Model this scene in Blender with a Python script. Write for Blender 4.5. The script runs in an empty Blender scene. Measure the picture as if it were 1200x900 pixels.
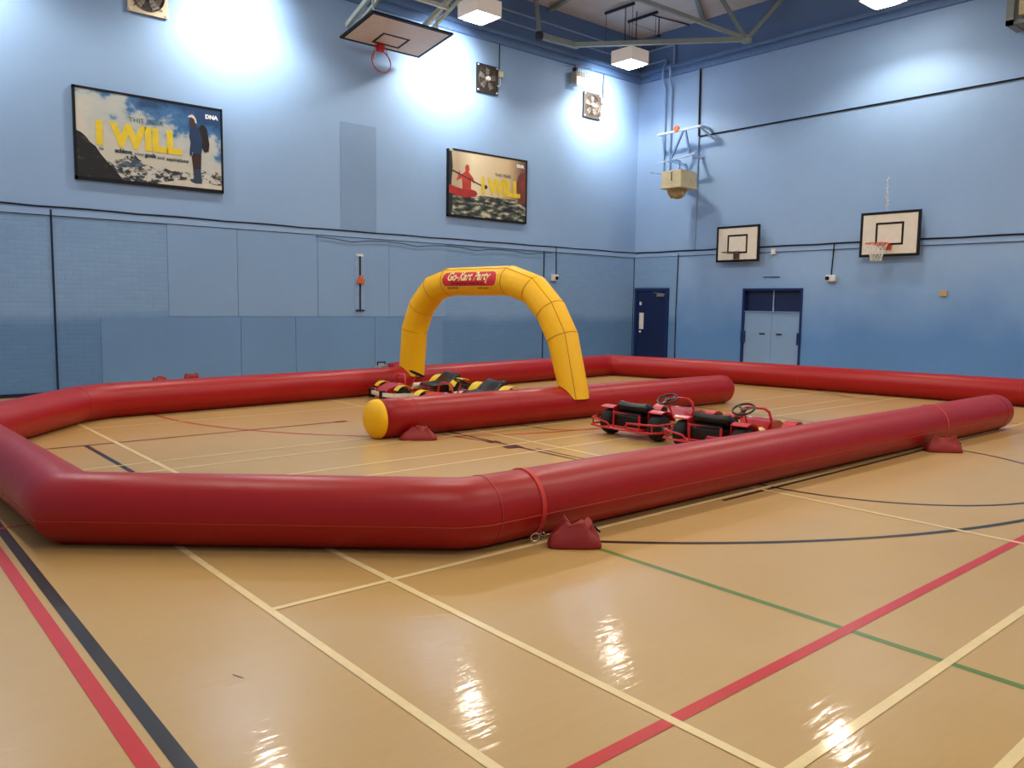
import bpy, bmesh, math, random
from mathutils import Vector, Matrix
random.seed(7)
PI = math.pi
scene = bpy.context.scene
col = scene.collection

# ---------------------------------------------------------------- camera
CAM_H = 1.6
yaw, pitch, roll, FPX = math.radians(49.2473), math.radians(-5.7116), math.radians(0.8401), 941.8
fw = Vector((math.cos(yaw)*math.cos(pitch), math.sin(yaw)*math.cos(pitch), math.sin(pitch)))
rt = Vector((math.sin(yaw), -math.cos(yaw), 0))
up = rt.cross(fw)
r2 = rt*math.cos(roll) + up*math.sin(roll)
u2 = -rt*math.sin(roll) + up*math.cos(roll)
cd = bpy.data.cameras.new('camera'); cam = bpy.data.objects.new('camera', cd); col.objects.link(cam)
cd.sensor_width = 36; cd.lens = 36*FPX/1200; cd.clip_end = 200
M = Matrix(((r2.x, u2.x, -fw.x, 0), (r2.y, u2.y, -fw.y, 0), (r2.z, u2.z, -fw.z, CAM_H), (0, 0, 0, 1)))
cam.matrix_world = M
scene.camera = cam

# ---------------------------------------------------------------- world, exposure
w = bpy.data.worlds.new('world'); scene.world = w; w.use_nodes = True
w.node_tree.nodes['Background'].inputs[0].default_value = (0.6, 0.7, 0.9, 1)
w.node_tree.nodes['Background'].inputs[1].default_value = 0.2
vs = scene.view_settings
vs.view_transform = 'Standard'; vs.look = 'None'; vs.gamma = 1; vs.use_curve_mapping = False
vs.exposure = 1.08
LAMP_POWER = 20.0      # glow of the lens itself
SPOT_POWER = 330.0     # the beam of the reflector inside each lamp
WALL_SPOT_POWER = 250.0  # added spots that brighten the wall beside some lamps
LAMP_COL = (1.0, 0.93, 0.80)

# ---------------------------------------------------------------- room dimensions
XR, YL, XN, YN, ZC = 17.078, 14.733, -1.2, -6.5, 8.68

# ---------------------------------------------------------------- helpers
def srgb(r, g, b):
    f = lambda c: (c/255/12.92) if c/255 <= 0.04045 else ((c/255+0.055)/1.055)**2.4
    return (f(r), f(g), f(b), 1)

class NT:
    def __init__(self, name):
        self.m = bpy.data.materials.new(name); self.m.use_nodes = True
        self.t = self.m.node_tree; self.b = self.t.nodes['Principled BSDF']
    def n(self, typ, **kw):
        nd = self.t.nodes.new(typ)
        for k, v in kw.items():
            if k.startswith('i_'):
                nd.inputs[k[2:].replace('_', ' ')].default_value = v
            else: setattr(nd, k, v)
        return nd
    def l(self, a, b): self.t.links.new(a, b)
    def set(self, k, v): self.b.inputs[k].default_value = v
    def coord(self, scale=(1, 1, 1), kind='Object', rot=(0, 0, 0)):
        tc = self.n('ShaderNodeTexCoord'); mp = self.n('ShaderNodeMapping')
        mp.inputs['Scale'].default_value = scale; mp.inputs['Rotation'].default_value = rot
        self.l(tc.outputs[kind], mp.inputs['Vector']); return mp.outputs['Vector']
    def noise(self, vec, scale, detail=3, rough=.5):
        nd = self.n('ShaderNodeTexNoise'); nd.inputs['Scale'].default_value = scale
        nd.inputs['Detail'].default_value = detail; nd.inputs['Roughness'].default_value = rough
        self.l(vec, nd.inputs['Vector']); return nd.outputs['Fac']
    def ramp(self, fac, stops):
        r = self.n('ShaderNodeValToRGB'); e = r.color_ramp.elements
        while len(e) < len(stops): e.new(0.5)
        for i, (p, c) in enumerate(stops): e[i].position = p; e[i].color = c
        self.l(fac, r.inputs['Fac']); return r.outputs['Color']
    def mix(self, fac, a, b, mode='MIX'):
        m = self.n('ShaderNodeMix', data_type='RGBA', blend_type=mode)
        for s, v in ((m.inputs[0], fac), (m.inputs[6], a), (m.inputs[7], b)):
            if hasattr(v, 'is_linked') or hasattr(v, 'links'): self.l(v, s)
            else: s.default_value = v
        return m.outputs[2]
    def bump(self, h, strength=.3, dist=.01, normal=None):
        b = self.n('ShaderNodeBump'); b.inputs['Strength'].default_value = strength
        b.inputs['Distance'].default_value = dist; self.l(h, b.inputs['Height'])
        if normal is not None: self.l(normal, b.inputs['Normal'])
        return b.outputs['Normal']

_pm = {}
def plain(name, rgb, rough=.5, metal=0.0, vary=.08, scale=8, spec=.5, coat=0, bump=0.0):
    """paint / plastic / metal with a little mottling"""
    if name in _pm: return _pm[name]
    t = NT(name); c = srgb(*rgb)
    v = t.coord()
    f = t.noise(v, scale, 4)
    a = tuple(x*(1-vary) for x in c[:3])+(1,); b = tuple(min(1, x*(1+vary)) for x in c[:3])+(1,)
    t.l(t.ramp(f, [(.3, a), (.7, b)]), t.b.inputs['Base Color'])
    t.set('Roughness', rough); t.set('Metallic', metal); t.set('Specular IOR Level', spec); t.set('Coat Weight', coat)
    if bump: t.l(t.bump(t.noise(v, scale*6, 3), bump, .004), t.b.inputs['Normal'])
    _pm[name] = t.m; return t.m

def emit(name, rgb, strength, base=(1, 1, 1)):
    t = NT(name); t.set('Base Color', (*base, 1)); t.set('Emission Color', (*rgb, 1)); t.set('Emission Strength', strength)
    t.set('Roughness', .4)
    return t.m

class MB:
    def __init__(self): self.bm = bmesh.new()
    def box(self, x0, x1, y0, y1, z0, z1, bev=0.0, mat=None):
        lo = (min(x0, x1), min(y0, y1), min(z0, z1)); hi = (max(x0, x1), max(y0, y1), max(z0, z1))
        g = bmesh.ops.create_cube(self.bm, size=1)['verts']
        for v in g:
            v.co = Vector([lo[i] + (v.co[i]+.5)*(hi[i]-lo[i]) for i in range(3)])
        if bev > 0:
            ed = list({e for v in g for e in v.link_edges})
            r = bmesh.ops.bevel(self.bm, geom=ed, offset=bev, segments=2, affect='EDGES', profile=.6)
            g = list({v for f in r['faces'] for v in f.verts} | {v for v in g if v.is_valid})
        if mat is not None:
            for v in g: v.co = mat @ v.co
        return self
    def obox(self, p0, p1, wd, ht, up=(0, 0, 1)):
        """box bar from p0 to p1"""
        p0, p1 = Vector(p0), Vector(p1); d = (p1-p0); L = d.length; d /= L
        s = d.cross(Vector(up)); s = s.normalized() if s.length > 1e-4 else Vector((1, 0, 0)); t = s.cross(d)
        g = bmesh.ops.create_cube(self.bm, size=1)['verts']
        for v in g: v.co = p0 + d*((v.co.x+.5)*L) + s*(v.co.y*wd) + t*(v.co.z*ht)
        return self
    def tube(self, pts, r, n=10, closed=False, cap=True):
        pts = [Vector(p) for p in pts]; N = len(pts)
        rs = r if isinstance(r, (list, tuple)) else [r]*N
        rings = []; prev = None
        for i, p in enumerate(pts):
            if closed: a, b = pts[i-1], pts[(i+1) % N]
            else: a, b = pts[max(i-1, 0)], pts[min(i+1, N-1)]
            d1 = (p-a); d2 = (b-p)
            d1 = d1.normalized() if d1.length > 1e-7 else d2.normalized()
            d2 = d2.normalized() if d2.length > 1e-7 else d1
            t = (d1+d2).normalized()
            if prev is None:
                h = Vector((0, 0, 1)) if abs(t.z) < .9 else Vector((1, 0, 0))
                s = t.cross(h).normalized()
            else:
                s = (prev - t*prev.dot(t)).normalized()
            prev = s; u = s.cross(t)
            # mitre stretch
            k = 1/max(.35, math.cos(d1.angle(d2)/2)) if d1.length and d2.length else 1
            bend = (d2-d1); bd = bend.normalized() if bend.length > 1e-4 else None
            ring = []
            for j in range(n):
                o = s*math.cos(2*PI*j/n) + u*math.sin(2*PI*j/n)
                if bd is not None: o = o + bd*o.dot(bd)*(k-1)
                ring.append(self.bm.verts.new(p+o*rs[i]))
            rings.append(ring)
        m = N if closed else N-1
        for i in range(m):
            A, B = rings[i], rings[(i+1) % N]
            for j in range(n):
                self.bm.faces.new((A[j], A[(j+1) % n], B[(j+1) % n], B[j]))
        if cap and not closed:
            self.bm.faces.new(list(reversed(rings[0]))); self.bm.faces.new(rings[-1])
        return self
    def cyl(self, p0, p1, r, n=16, r1=None):
        return self.tube([p0, p1], [r, r if r1 is None else r1], n)
    def torus(self, c, R, r, axis=(0, 0, 1), n=24, m=8):
        c = Vector(c); q = Vector((0, 0, 1)).rotation_difference(Vector(axis))
        return self.tube([c + q @ Vector((R*math.cos(2*PI*i/n), R*math.sin(2*PI*i/n), 0)) for i in range(n)], r, m, closed=True)
    def lathe(self, c, prof, axis=(0, 0, 1), n=24):
        c = Vector(c); q = Vector((0, 0, 1)).rotation_difference(Vector(axis)); rings = []
        for r, h in prof:
            if r < 1e-6: rings.append([self.bm.verts.new(c + q @ Vector((0, 0, h)))])
            else: rings.append([self.bm.verts.new(c + q @ Vector((r*math.cos(2*PI*j/n), r*math.sin(2*PI*j/n), h))) for j in range(n)])
        for A, B in zip(rings, rings[1:]):
            for j in range(n):
                k = (j+1) % n
                if len(A) == 1 and len(B) == 1: continue
                if len(A) == 1: self.bm.faces.new((A[0], B[k], B[j]))
                elif len(B) == 1: self.bm.faces.new((A[j], A[k], B[0]))
                else: self.bm.faces.new((A[j], A[k], B[k], B[j]))
        return self
    def prism(self, poly, fn, d0, d1):
        """poly of 2-D points extruded between depths d0, d1; fn(u,v,d)->xyz"""
        A = [self.bm.verts.new(fn(u, v, d0)) for u, v in poly]; B = [self.bm.verts.new(fn(u, v, d1)) for u, v in poly]
        self.bm.faces.new(A); self.bm.faces.new(list(reversed(B))); n = len(poly)
        for j in range(n): self.bm.faces.new((A[j], B[j], B[(j+1) % n], A[(j+1) % n]))
        return self
    def quad(self, *p):
        self.bm.faces.new([self.bm.verts.new(q) for q in p]); return self

def root_of(o):
    while o.parent: o = o.parent
    return o
def obj(name, mb, m, parent=None, smooth=False, sub=0, label=None):
    bmesh.ops.recalc_face_normals(mb.bm, faces=mb.bm.faces)
    me = bpy.data.meshes.new(name); mb.bm.to_mesh(me); mb.bm.free()
    if parent is not None:
        me.transform(Matrix.Translation(-root_of(parent).location))
    for mm in (m if isinstance(m, (list, tuple)) else [m]): me.materials.append(mm)
    o = bpy.data.objects.new(name, me); col.objects.link(o)
    if smooth:
        for p in me.polygons: p.use_smooth = True
        if smooth != 'all':
            me.set_sharp_from_angle(angle=math.radians(40))
    if sub:
        md = o.modifiers.new('s', 'SUBSURF'); md.levels = md.render_levels = sub
    if parent is not None: o.parent = parent
    if label: o['label'] = label
    return o
def tag(o, label, cat, group=None, kind=None):
    o['label'] = label; o['category'] = cat
    if group: o['group'] = group
    if kind: o['kind'] = kind
    return o
def thing(name, label, cat, loc=(0, 0, 0), group=None):
    o = bpy.data.objects.new(name, None); col.objects.link(o); o.location = loc; o.empty_display_size = .1
    return tag(o, label, cat, group)
def struct(name, mb, m, parent=None, smooth=False):
    o = obj(name, mb, m, parent, smooth); o['kind'] = 'structure'; return o
def copy_tree(o, parent=None):
    c = o.copy(); col.objects.link(c)
    if parent: c.parent = parent
    for ch in list(o.children): copy_tree(ch, c)
    return c
def text_mb(s, size, fn, mb=None, shear=0, bold=0, xs=1.0, depth=.002, spacing=1.0, align='LEFT'):
    """text as a mesh; fn(u,v,d) -> world; u runs right, v up"""
    c = bpy.data.curves.new('t', 'FONT'); c.body = s; c.size = size; c.shear = shear; c.offset = bold
    c.space_character = spacing; c.align_x = align; c.resolution_u = 3; c.extrude = depth/2
    o = bpy.data.objects.new('t', c); col.objects.link(o)
    dg = bpy.context.evaluated_depsgraph_get(); me = bpy.data.meshes.new_from_object(o.evaluated_get(dg))
    mb = mb or MB(); base = len(mb.bm.verts); mb.bm.from_mesh(me); mb.bm.verts.ensure_lookup_table()
    for v in list(mb.bm.verts)[base:]: v.co = Vector(fn(v.co.x*xs, v.co.y, v.co.z + depth/2))
    col.objects.unlink(o); bpy.data.objects.remove(o); bpy.data.curves.remove(c); bpy.data.meshes.remove(me)
    return mb

# ---------------------------------------------------------------- materials of the room
def wall_mat(name, hi, lo, brick=False, band=None, mottle=.09):
    t = NT(name)
    tc = t.n('ShaderNodeTexCoord'); sp = t.n('ShaderNodeSeparateXYZ'); t.l(tc.outputs['Object'], sp.inputs[0])
    f = t.noise(tc.outputs['Object'], .55, 5, .6); f2 = t.noise(tc.outputs['Object'], 6, 4, .6)
    c0 = srgb(*hi); c1 = srgb(*lo)
    base = c0
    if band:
        # the lower part of the wall blends to a deeper blue along a ragged edge
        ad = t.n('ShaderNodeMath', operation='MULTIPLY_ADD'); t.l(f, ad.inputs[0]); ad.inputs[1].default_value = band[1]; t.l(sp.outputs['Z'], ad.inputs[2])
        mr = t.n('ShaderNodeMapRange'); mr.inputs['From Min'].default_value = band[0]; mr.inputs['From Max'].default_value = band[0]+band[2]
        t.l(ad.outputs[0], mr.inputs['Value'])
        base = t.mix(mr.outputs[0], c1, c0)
    m1 = t.mix(f, tuple(x*(1-mottle) for x in (1, 1, 1))+(1,), (1+mottle*.6,)*3+(1,))
    m2 = t.mix(f2, (.97, .97, .97, 1), (1.03, 1.03, 1.03, 1))
    cc = t.mix(1.0, base, m1, 'MULTIPLY'); cc = t.mix(1.0, cc, m2, 'MULTIPLY')
    t.set('Roughness', .55); t.set('Specular IOR Level', .3)
    if brick:
        cb = t.n('ShaderNodeCombineXYZ'); sm = t.n('ShaderNodeMath', operation='ADD')
        t.l(sp.outputs['X'], sm.inputs[0]); t.l(sp.outputs['Y'], sm.inputs[1]); t.l(sm.outputs[0], cb.inputs['X']); t.l(sp.outputs['Z'], cb.inputs['Y'])
        bt = t.n('ShaderNodeTexBrick'); t.l(cb.outputs[0], bt.inputs['Vector'])
        bt.inputs['Scale'].default_value = 1; bt.inputs['Brick Width'].default_value = .225; bt.inputs['Row Height'].default_value = .075
        bt.inputs['Mortar Size'].default_value = .006; bt.inputs['Mortar Smooth'].default_value = .5
        bt.inputs['Color1'].default_value = (1, 1, 1, 1); bt.inputs['Color2'].default_value = (.93, .94, .95, 1); bt.inputs['Mortar'].default_value = (.92, .93, .94, 1)
        cc = t.mix(1.0, cc, bt.outputs['Color'], 'MULTIPLY')
        inv = t.n('ShaderNodeMath', operation='SUBTRACT'); inv.inputs[0].default_value = 1; t.l(bt.outputs['Fac'], inv.inputs[1])
        t.l(t.bump(inv.outputs[0], .45, .006), t.b.inputs['Normal'])
    else:
        t.l(t.bump(t.noise(tc.outputs['Object'], 40, 3), .12, .004), t.b.inputs['Normal'])
    t.l(cc, t.b.inputs['Base Color'])
    return t.m
BLUE = (148, 180, 220)
m_wall_L = wall_mat('painted_block_wall', BLUE, (128, 166, 204))
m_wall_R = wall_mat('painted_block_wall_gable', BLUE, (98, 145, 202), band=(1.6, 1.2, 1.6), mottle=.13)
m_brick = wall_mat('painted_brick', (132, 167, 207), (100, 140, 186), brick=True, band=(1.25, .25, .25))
m_board = wall_mat('painted_board', (134, 167, 207), (118, 152, 188))
m_board_lo = wall_mat('painted_board_lower', (110, 149, 194), (105, 140, 172), mottle=.14)  # darker than the upper boards: partly paint, partly dim light put into the colour
m_patch = wall_mat('painted_board_patch', (132, 162, 200), (120, 150, 180))
m_dkblue = plain('blue_steel_paint', (96, 128, 172), .5, vary=.06)
m_upper = wall_mat('dim_blue_upper_wall', (98, 126, 168), (85, 120, 160))  # deeper blue carries the dimness above the lamps as colour
m_pipe = plain('blue_painted_conduit', (140, 170, 205), .4)
m_black = plain('black_rubber_cable', (12, 14, 20), .7, spec=.3)
m_linedark = plain('dark_joint', (24, 36, 62), .8, spec=.3)
m_ceil = plain('ceiling_tile', (205, 200, 196), .9, vary=.06, scale=1.5)
m_navy = plain('navy_gloss_paint', (18, 42, 96), .35, vary=.1)
m_navy2 = plain('navy_panel_paint', (14, 32, 78), .45, vary=.1)

def floor_mat():
    t = NT('sports_vinyl_floor'); v = t.coord()
    big = t.noise(v, .35, 4, .55); med = t.noise(v, 1.6, 4, .6)
    vs_ = t.coord((1, 9, 1)); streak = t.noise(vs_, 2.2, 5, .6); fine = t.noise(v, 60, 2)
    c = t.ramp(big, [(.3, srgb(192, 154, 90)), (.7, srgb(199, 166, 113))])
    c = t.mix(1.0, c, t.mix(streak, (.94, .935, .93, 1), (1.05, 1.045, 1.04, 1)), 'MULTIPLY')
    c = t.mix(1.0, c, t.mix(fine, (.975, .97, .965, 1), (1.02, 1.02, 1.02, 1)), 'MULTIPLY')
    c = t.mix(1.0, c, t.mix(med, (.96, .95, .94, 1), (1.03, 1.03, 1.03, 1)), 'MULTIPLY')
    t.l(c, t.b.inputs['Base Color'])
    rr = t.n('ShaderNodeMapRange'); rr.inputs['To Min'].default_value = .30; rr.inputs['To Max'].default_value = .42; t.l(streak, rr.inputs['Value'])
    t.l(rr.outputs[0], t.b.inputs['Roughness']); t.set('Specular IOR Level', .28)
    t.set('Coat Weight', .30); t.set('Coat Roughness', .08); t.set('Coat IOR', 1.45)
    n1 = t.bump(t.noise(t.coord((5, 26, 1), rot=(0, 0, .25)), 1.0, 2), .22, .006)
    n2 = t.bump(t.noise(v, 22, 3), .10, .003, n1)
    t.l(n2, t.b.inputs['Normal']); t.l(n2, t.b.inputs['Coat Normal'])
    return t.m
m_floor = floor_mat()

# ---------------------------------------------------------------- room shell
fl = struct('floor', MB().box(XN-.2, XR+.2, YN-.2, YL+.2, -.12, 0), m_floor)
struct('ceiling', MB().box(XN-.2, XR+.5, YN-.2, YL+.5, ZC, ZC+.15), m_ceil)
D2 = (9.68, 11.26, 2.05)       # opening of the service hatch, y0 y1 ztop
wl = struct('wall_left', MB().box(XN-.2, XR, YL, YL+.2, 0, 7.5), m_wall_L)
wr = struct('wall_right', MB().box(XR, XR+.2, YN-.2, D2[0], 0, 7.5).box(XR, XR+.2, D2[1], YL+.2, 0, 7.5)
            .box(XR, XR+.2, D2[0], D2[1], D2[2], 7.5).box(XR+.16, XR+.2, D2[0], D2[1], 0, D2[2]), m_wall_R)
struct('wall_near_left', MB().box(XN-.2, XN, YN-.2, YL+.2, 0, ZC), m_wall_L)
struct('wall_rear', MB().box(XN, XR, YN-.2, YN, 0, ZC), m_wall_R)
struct('trim_1', MB().box(XN, XR+.2, YL+.0, YL+.2, 7.5, ZC).box(XR+.0, XR+.2, YN, YL, 7.5, ZC), m_upper)
# steel ledge along both walls
mb = MB()
mb.box(XN, XR, YL-.10, YL, 7.50, 7.60).box(XN, XR, YL-.16, YL, 7.66, 7.74)
mb.box(XR-.10, XR, YN, YL-.10, 7.50, 7.60).box(XR-.16, XR, YN, YL-.16, 7.66, 7.74)
mb.box(XN, XR, YL-.07, YL, 7.60, 7.66).box(XR-.07, XR, YN, YL-.07, 7.60, 7.66)
struct('trim_2', mb, m_dkblue)
# ledge / trunking where the upper wall meets the lower panels
struct('trim_3', MB().box(XN, XR-.02, YL-.022, YL, 2.90, 3.0).box(XR-.014, XR, YN, YL-.022, 2.90, 3.0), m_wall_L)
struct('trim_9', MB().box(XN, XR-.02, YL-.024, YL-.0, 2.888, 2.90).box(XR-.016, XR, YN, YL-.022, 2.888, 2.90), m_linedark)
# brick areas and boards on the lower part of the long wall
struct('trim_4', MB().box(XN, 4.68, YL-.012, YL, 0, 2.90).box(10.60, XR-.012, YL-.012, YL, 0, 2.90)
       .box(XR-.012, XR, 13.24, 13.47, 0, 2.90).box(XR-.012, XR, 13.47, 14.68, 2.09, 2.90).box(XR-.012, XR, 14.68, YL-.012, 0, 2.90), m_brick)
def boards(name, rows, mt, t=.02):
    mb = MB()
    for x0, x1, z0, z1 in rows: mb.box(x0+.004, x1-.004, YL-t, YL, z0+.004, z1-.004, .003)
    return struct(name, mb, mt)
boards('trim_5', [(4.68, 5.93, 1.285, 2.9), (5.93, 7.55, 1.285, 2.9), (7.55, 9.2, 1.285, 2.9), (9.2, 10.68, 1.285, 2.9)], m_board)
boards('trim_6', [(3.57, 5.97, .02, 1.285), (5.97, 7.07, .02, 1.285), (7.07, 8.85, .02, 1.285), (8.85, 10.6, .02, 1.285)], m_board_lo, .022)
boards('trim_7', [(8.08, 8.90, 3.03, 5.17)], m_patch, .01)
# dark vertical joints
struct('trim_8', MB().box(2.885, 2.912, YL-.03, YL-.005, 0, 2.99).box(13.655, 13.675, YL-.03, YL-.005, 0, 2.9)
       .box(17.04, 17.06, YL-.02, YL-.002, 0, 2.9), m_linedark)
struct('baseboard_left', MB().box(XN, XR, YL-.03, YL, 0, .06), m_linedark)
struct('baseboard_right', MB().box(XR-.02, XR, YN, D2[0]-.05, 0, .06).box(XR-.02, XR, D2[1]+.05, 13.40, 0, .06), m_linedark)

# ---------------------------------------------------------------- painted court lines
LW = .05
def strip(mb, pts, w, z):
    pts = [Vector((p[0], p[1], 0)) for p in pts]; L = []; R = []
    for i, p in enumerate(pts):
        d = (pts[min(i+1, len(pts)-1)] - pts[max(i-1, 0)]).normalized(); s = Vector((-d.y, d.x, 0))*w/2
        L.append(mb.bm.verts.new((p.x+s.x, p.y+s.y, z))); R.append(mb.bm.verts.new((p.x-s.x, p.y-s.y, z)))
    for i in range(len(pts)-1): mb.bm.faces.new((L[i], R[i], R[i+1], L[i+1]))
def arc(cx, cy, r, a0, a1, n=64):
    return [(cx+r*math.cos(math.radians(a0+(a1-a0)*i/n)), cy+r*math.sin(math.radians(a0+(a1-a0)*i/n))) for i in range(n+1)]
def line_mat(name, rgb):
    t = NT(name); v = t.coord(); f = t.noise(v, 7, 5, .65); c = srgb(*rgb)
    t.l(t.ramp(f, [(.25, tuple(x*.88 for x in c[:3])+(1,)), (.6, c)]), t.b.inputs['Base Color'])
    t.set('Roughness', .35); t.set('Specular IOR Level', .28); t.set('Coat Weight', .3); t.set('Coat Roughness', .08); return t.m
m_yel = line_mat('cream_yellow_line', (240, 214, 156)); m_red = line_mat('red_line', (204, 36, 36))
m_blk = line_mat('black_line', (24, 21, 22)); m_grn = line_mat('green_line', (96, 128, 52)); m_mar = line_mat('maroon_line', (62, 20, 24))
def lines(name, mt, z, items, label):
    mb = MB()
    for k, (pts, w_) in enumerate(items): strip(mb, pts, w_, z+.00003*k)
    o = obj(name, mb, mt, fl); o['kind'] = 'structure'; o['label'] = label
XF = XR-.3
lines('court_line', m_grn, .0012, [([(3.82, YN+1), (3.82, 3.86)], .045)], 'green court line')
lines('court_line', m_blk, .0016, [([(.872, YN+1), (.872, 7.0)], .062), ([(2.12, 7.80), (2.12, 9.51)], .05), ([(5.6, 3.80), (9.75, 3.80)], .035),
      (arc(8.14, 3.85, 1.75, -182, 178), .04), (arc(8.4, 8.27, 6.434, 224, 300), .05), ([(14.1, 6.3), (14.1, 9.7)], .03), (arc(11.0, 3.0, 2.1, -30, 60), .03)], 'black court lines')
lines('court_line', m_mar, .0018, [([(1.7, 9.53), (5.3, 9.53)], .04), ([(5.12, 9.53), (5.28, 9.53)], .10), ([(5.87, 5.6), (5.87, 8.0)], .045), ([(5.97, 5.6), (5.97, 6.5)], .03),
      ([(5.68, 7.9), (5.83, 7.12)], .03), ([(5.73, 6.78), (5.93, 6.73)], .22), ([(5.78, 7.12), (5.93, 7.10)], .12), ([(6.97, 7.9), (7.04, 7.4), (7.2, 7.2), (7.7, 7.02)], .035),
      ([(10.52, 5.6), (10.56, 7.7)], .03), ([(13.95, 9.6), (15.0, 8.4), (14.0, 6.8)], .03), ([(9.9, 12.2), (12.2, 12.2)], .03), ([(1.285, 3.21), (1.262, 3.27)], .005), ([(7.05, 6.05), (7.22, 5.9)], .012)], 'dark maroon court lines')
lines('court_line', m_red, .0022, [([(.772, YN+1), (.772, 6.0)], .065), ([(1.0, 1.835), (XF, 1.835)], .06), (arc(7.93, 11.6, 4.487, 178, 275), .04), (arc(1.0, 7.75, 1.35, 200, 300), .03)], 'red court lines')
lines('court_line', m_yel, .0026, [([(1.69, YN+1), (1.69, 5.6)], .045), ([(2.425, YN+1), (2.425, 11.5)], .045), ([(6.23, 1.7), (6.23, 12.4)], .04),
      ([(1.69, 3.86), (XF, 3.86)], .04), ([(0.9, 1.36), (XF, 1.36)], .045), ([(2.4, .89), (XF, .89)], .045), ([(3.0, 6.38), (XF, 6.38)], .04), ([(3.0, 6.85), (XF, 6.85)], .04),
      ([(1.9, 7.73), (XF, 7.73)], .035), ([(1.6, 8.18), (8, 8.18)], .035), ([(2.3, 10.73), (XF, 10.73)], .035), ([(3.2, 11.80), (10, 11.80)], .035)], 'cream yellow badminton court lines')

# ---------------------------------------------------------------- ceiling lamps (the hall's own light)
m_glow = emit('lamp_glass_glow', LAMP_COL, LAMP_POWER)
m_opal = emit('lamp_opal_side', (1.0, .84, .70), .10, (.62, .56, .52))
m_steel = plain('galvanised_steel', (150, 155, 150), .45, .6)
m_dsteel = plain('dark_steel', (34, 37, 44), .6, .2)
LZ = 7.36
def make_lamp(x, y, label, group, cage=False, wall_spot=None, gain=1.0):
    t = thing('ceiling_lamp', label, 'lamp', (x, y, LZ), group); s = .315
    t0 = Vector((x, y, 0))
    prof = [(-s, -s), (s, -s), (s, s), (-s, s)]
    mb = MB()
    for (a, b) in ((0, 1), (1, 2), (2, 3), (3, 0)):
        p, q = prof[a], prof[b]
        mb.obox((x+p[0], y+p[1], LZ+.19), (x+q[0], y+q[1], LZ+.19), .015, .30)
    mb.box(x-s, x+s, y-s, y+s, LZ+.33, LZ+.35)
    obj('lamp_housing', mb, m_opal, t)
    # slightly bowled bright lens
    n = 8; mb = MB(); g = {}
    for i in range(n+1):
        for j in range(n+1):
            u = -1+2*i/n; v = -1+2*j/n
            g[i, j] = mb.bm.verts.new((x+u*(s-.02), y+v*(s-.02), LZ+.045-.10*(1-max(abs(u), abs(v))**2.2)))
    for i in range(n):
        for j in range(n): mb.bm.faces.new((g[i, j], g[i, j+1], g[i+1, j+1], g[i+1, j]))
    obj('lamp_lens', mb, m_glow, t, True)
    sd = bpy.data.lights.new('lamp_beam', 'SPOT'); sd.energy = SPOT_POWER*gain; sd.color = (1.0, .92, .79); sd.shadow_soft_size = .14
    sd.spot_size = math.radians(146); sd.spot_blend = .45
    so = bpy.data.objects.new('lamp_beam', sd); col.objects.link(so); so.parent = t; so.location = (0, 0, -.03)
    if wall_spot:      # second spot added to brighten a pool on the wall beside the lamp
        sd = bpy.data.lights.new('added_wall_spot', 'SPOT'); sd.energy = wall_spot[3]; sd.color = (.94, .98, 1.0); sd.shadow_soft_size = .12
        sd.spot_size = math.radians(104); sd.spot_blend = .9
        so = bpy.data.objects.new('added_wall_spot', sd); col.objects.link(so); so.parent = t; so.location = (0, 0, -.08)
        so.rotation_euler = Vector(wall_spot[:3]).to_track_quat('-Z', 'Y').to_euler()
    mb = MB().box(x-.14, x+.14, y-.14, y+.14, LZ+.35, LZ+.50, .02)
    obj('ballast_box', mb, m_dsteel, t)
    mb = MB()
    for dx in (-.2, .2): mb.cyl((x+dx, y, LZ+.34), (x+dx, y, ZC), .012, 8)
    obj('hanging_rod', mb, m_dsteel, t)
    if cage:
        mb = MB()
        for sx in (-1, 1):
            for sy in (-1, 1): mb.cyl((x+sx*.42, y+sy*.42, LZ+.4), (x+sx*.42, y+sy*.42, ZC-.06), .006, 6)
        for sx in (-1, 1): mb.obox((x+sx*.42, y-.46, ZC-.08), (x+sx*.42, y+.46, ZC-.08), .05, .06)
        mb.obox((x-.42, y+.42, LZ+.6), (x+.42, y+.42, LZ+.6), .006, .006)
        mb.obox((x-.42, y-.42, LZ+.8), (x+.42, y-.42, LZ+.8), .006, .006)
        obj('lifting_frame', mb, m_dsteel, t)
    return t
make_lamp(10.57, 13.45, 'lit square ceiling lamp above the upturned basketball backboard', 'square ceiling lamps', wall_spot=(0, 1.28, -.55, WALL_SPOT_POWER))
make_lamp(15.21, 13.46, 'lit square ceiling lamp hanging near the room corner in a lifting frame', 'square ceiling lamps', True, wall_spot=(.25, 1.28, -.55, WALL_SPOT_POWER))
make_lamp(15.6, 7.5, 'lit square ceiling lamp cut by the top edge above the right wall', 'square ceiling lamps', gain=.8)
for (x, y) in [(5.93, 13.45), (1.3, 13.45), (10.6, 7.5), (5.95, 7.5), (1.3, 7.5), (15.6, 1.5), (10.6, 1.5), (5.95, 1.5), (1.3, 1.5), (15.6, -4.3), (10.6, -4.3), (5.95, -4.3), (1.3, -4.3)]:
    make_lamp(x, y, 'square ceiling lamp further along the hall, above the view', 'ceiling lamps above the view', wall_spot=(0, 1.28, -.55, WALL_SPOT_POWER) if y > 13 else None, gain=1.0 if y > 7 else (.9 if y > 0 else .5))

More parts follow.
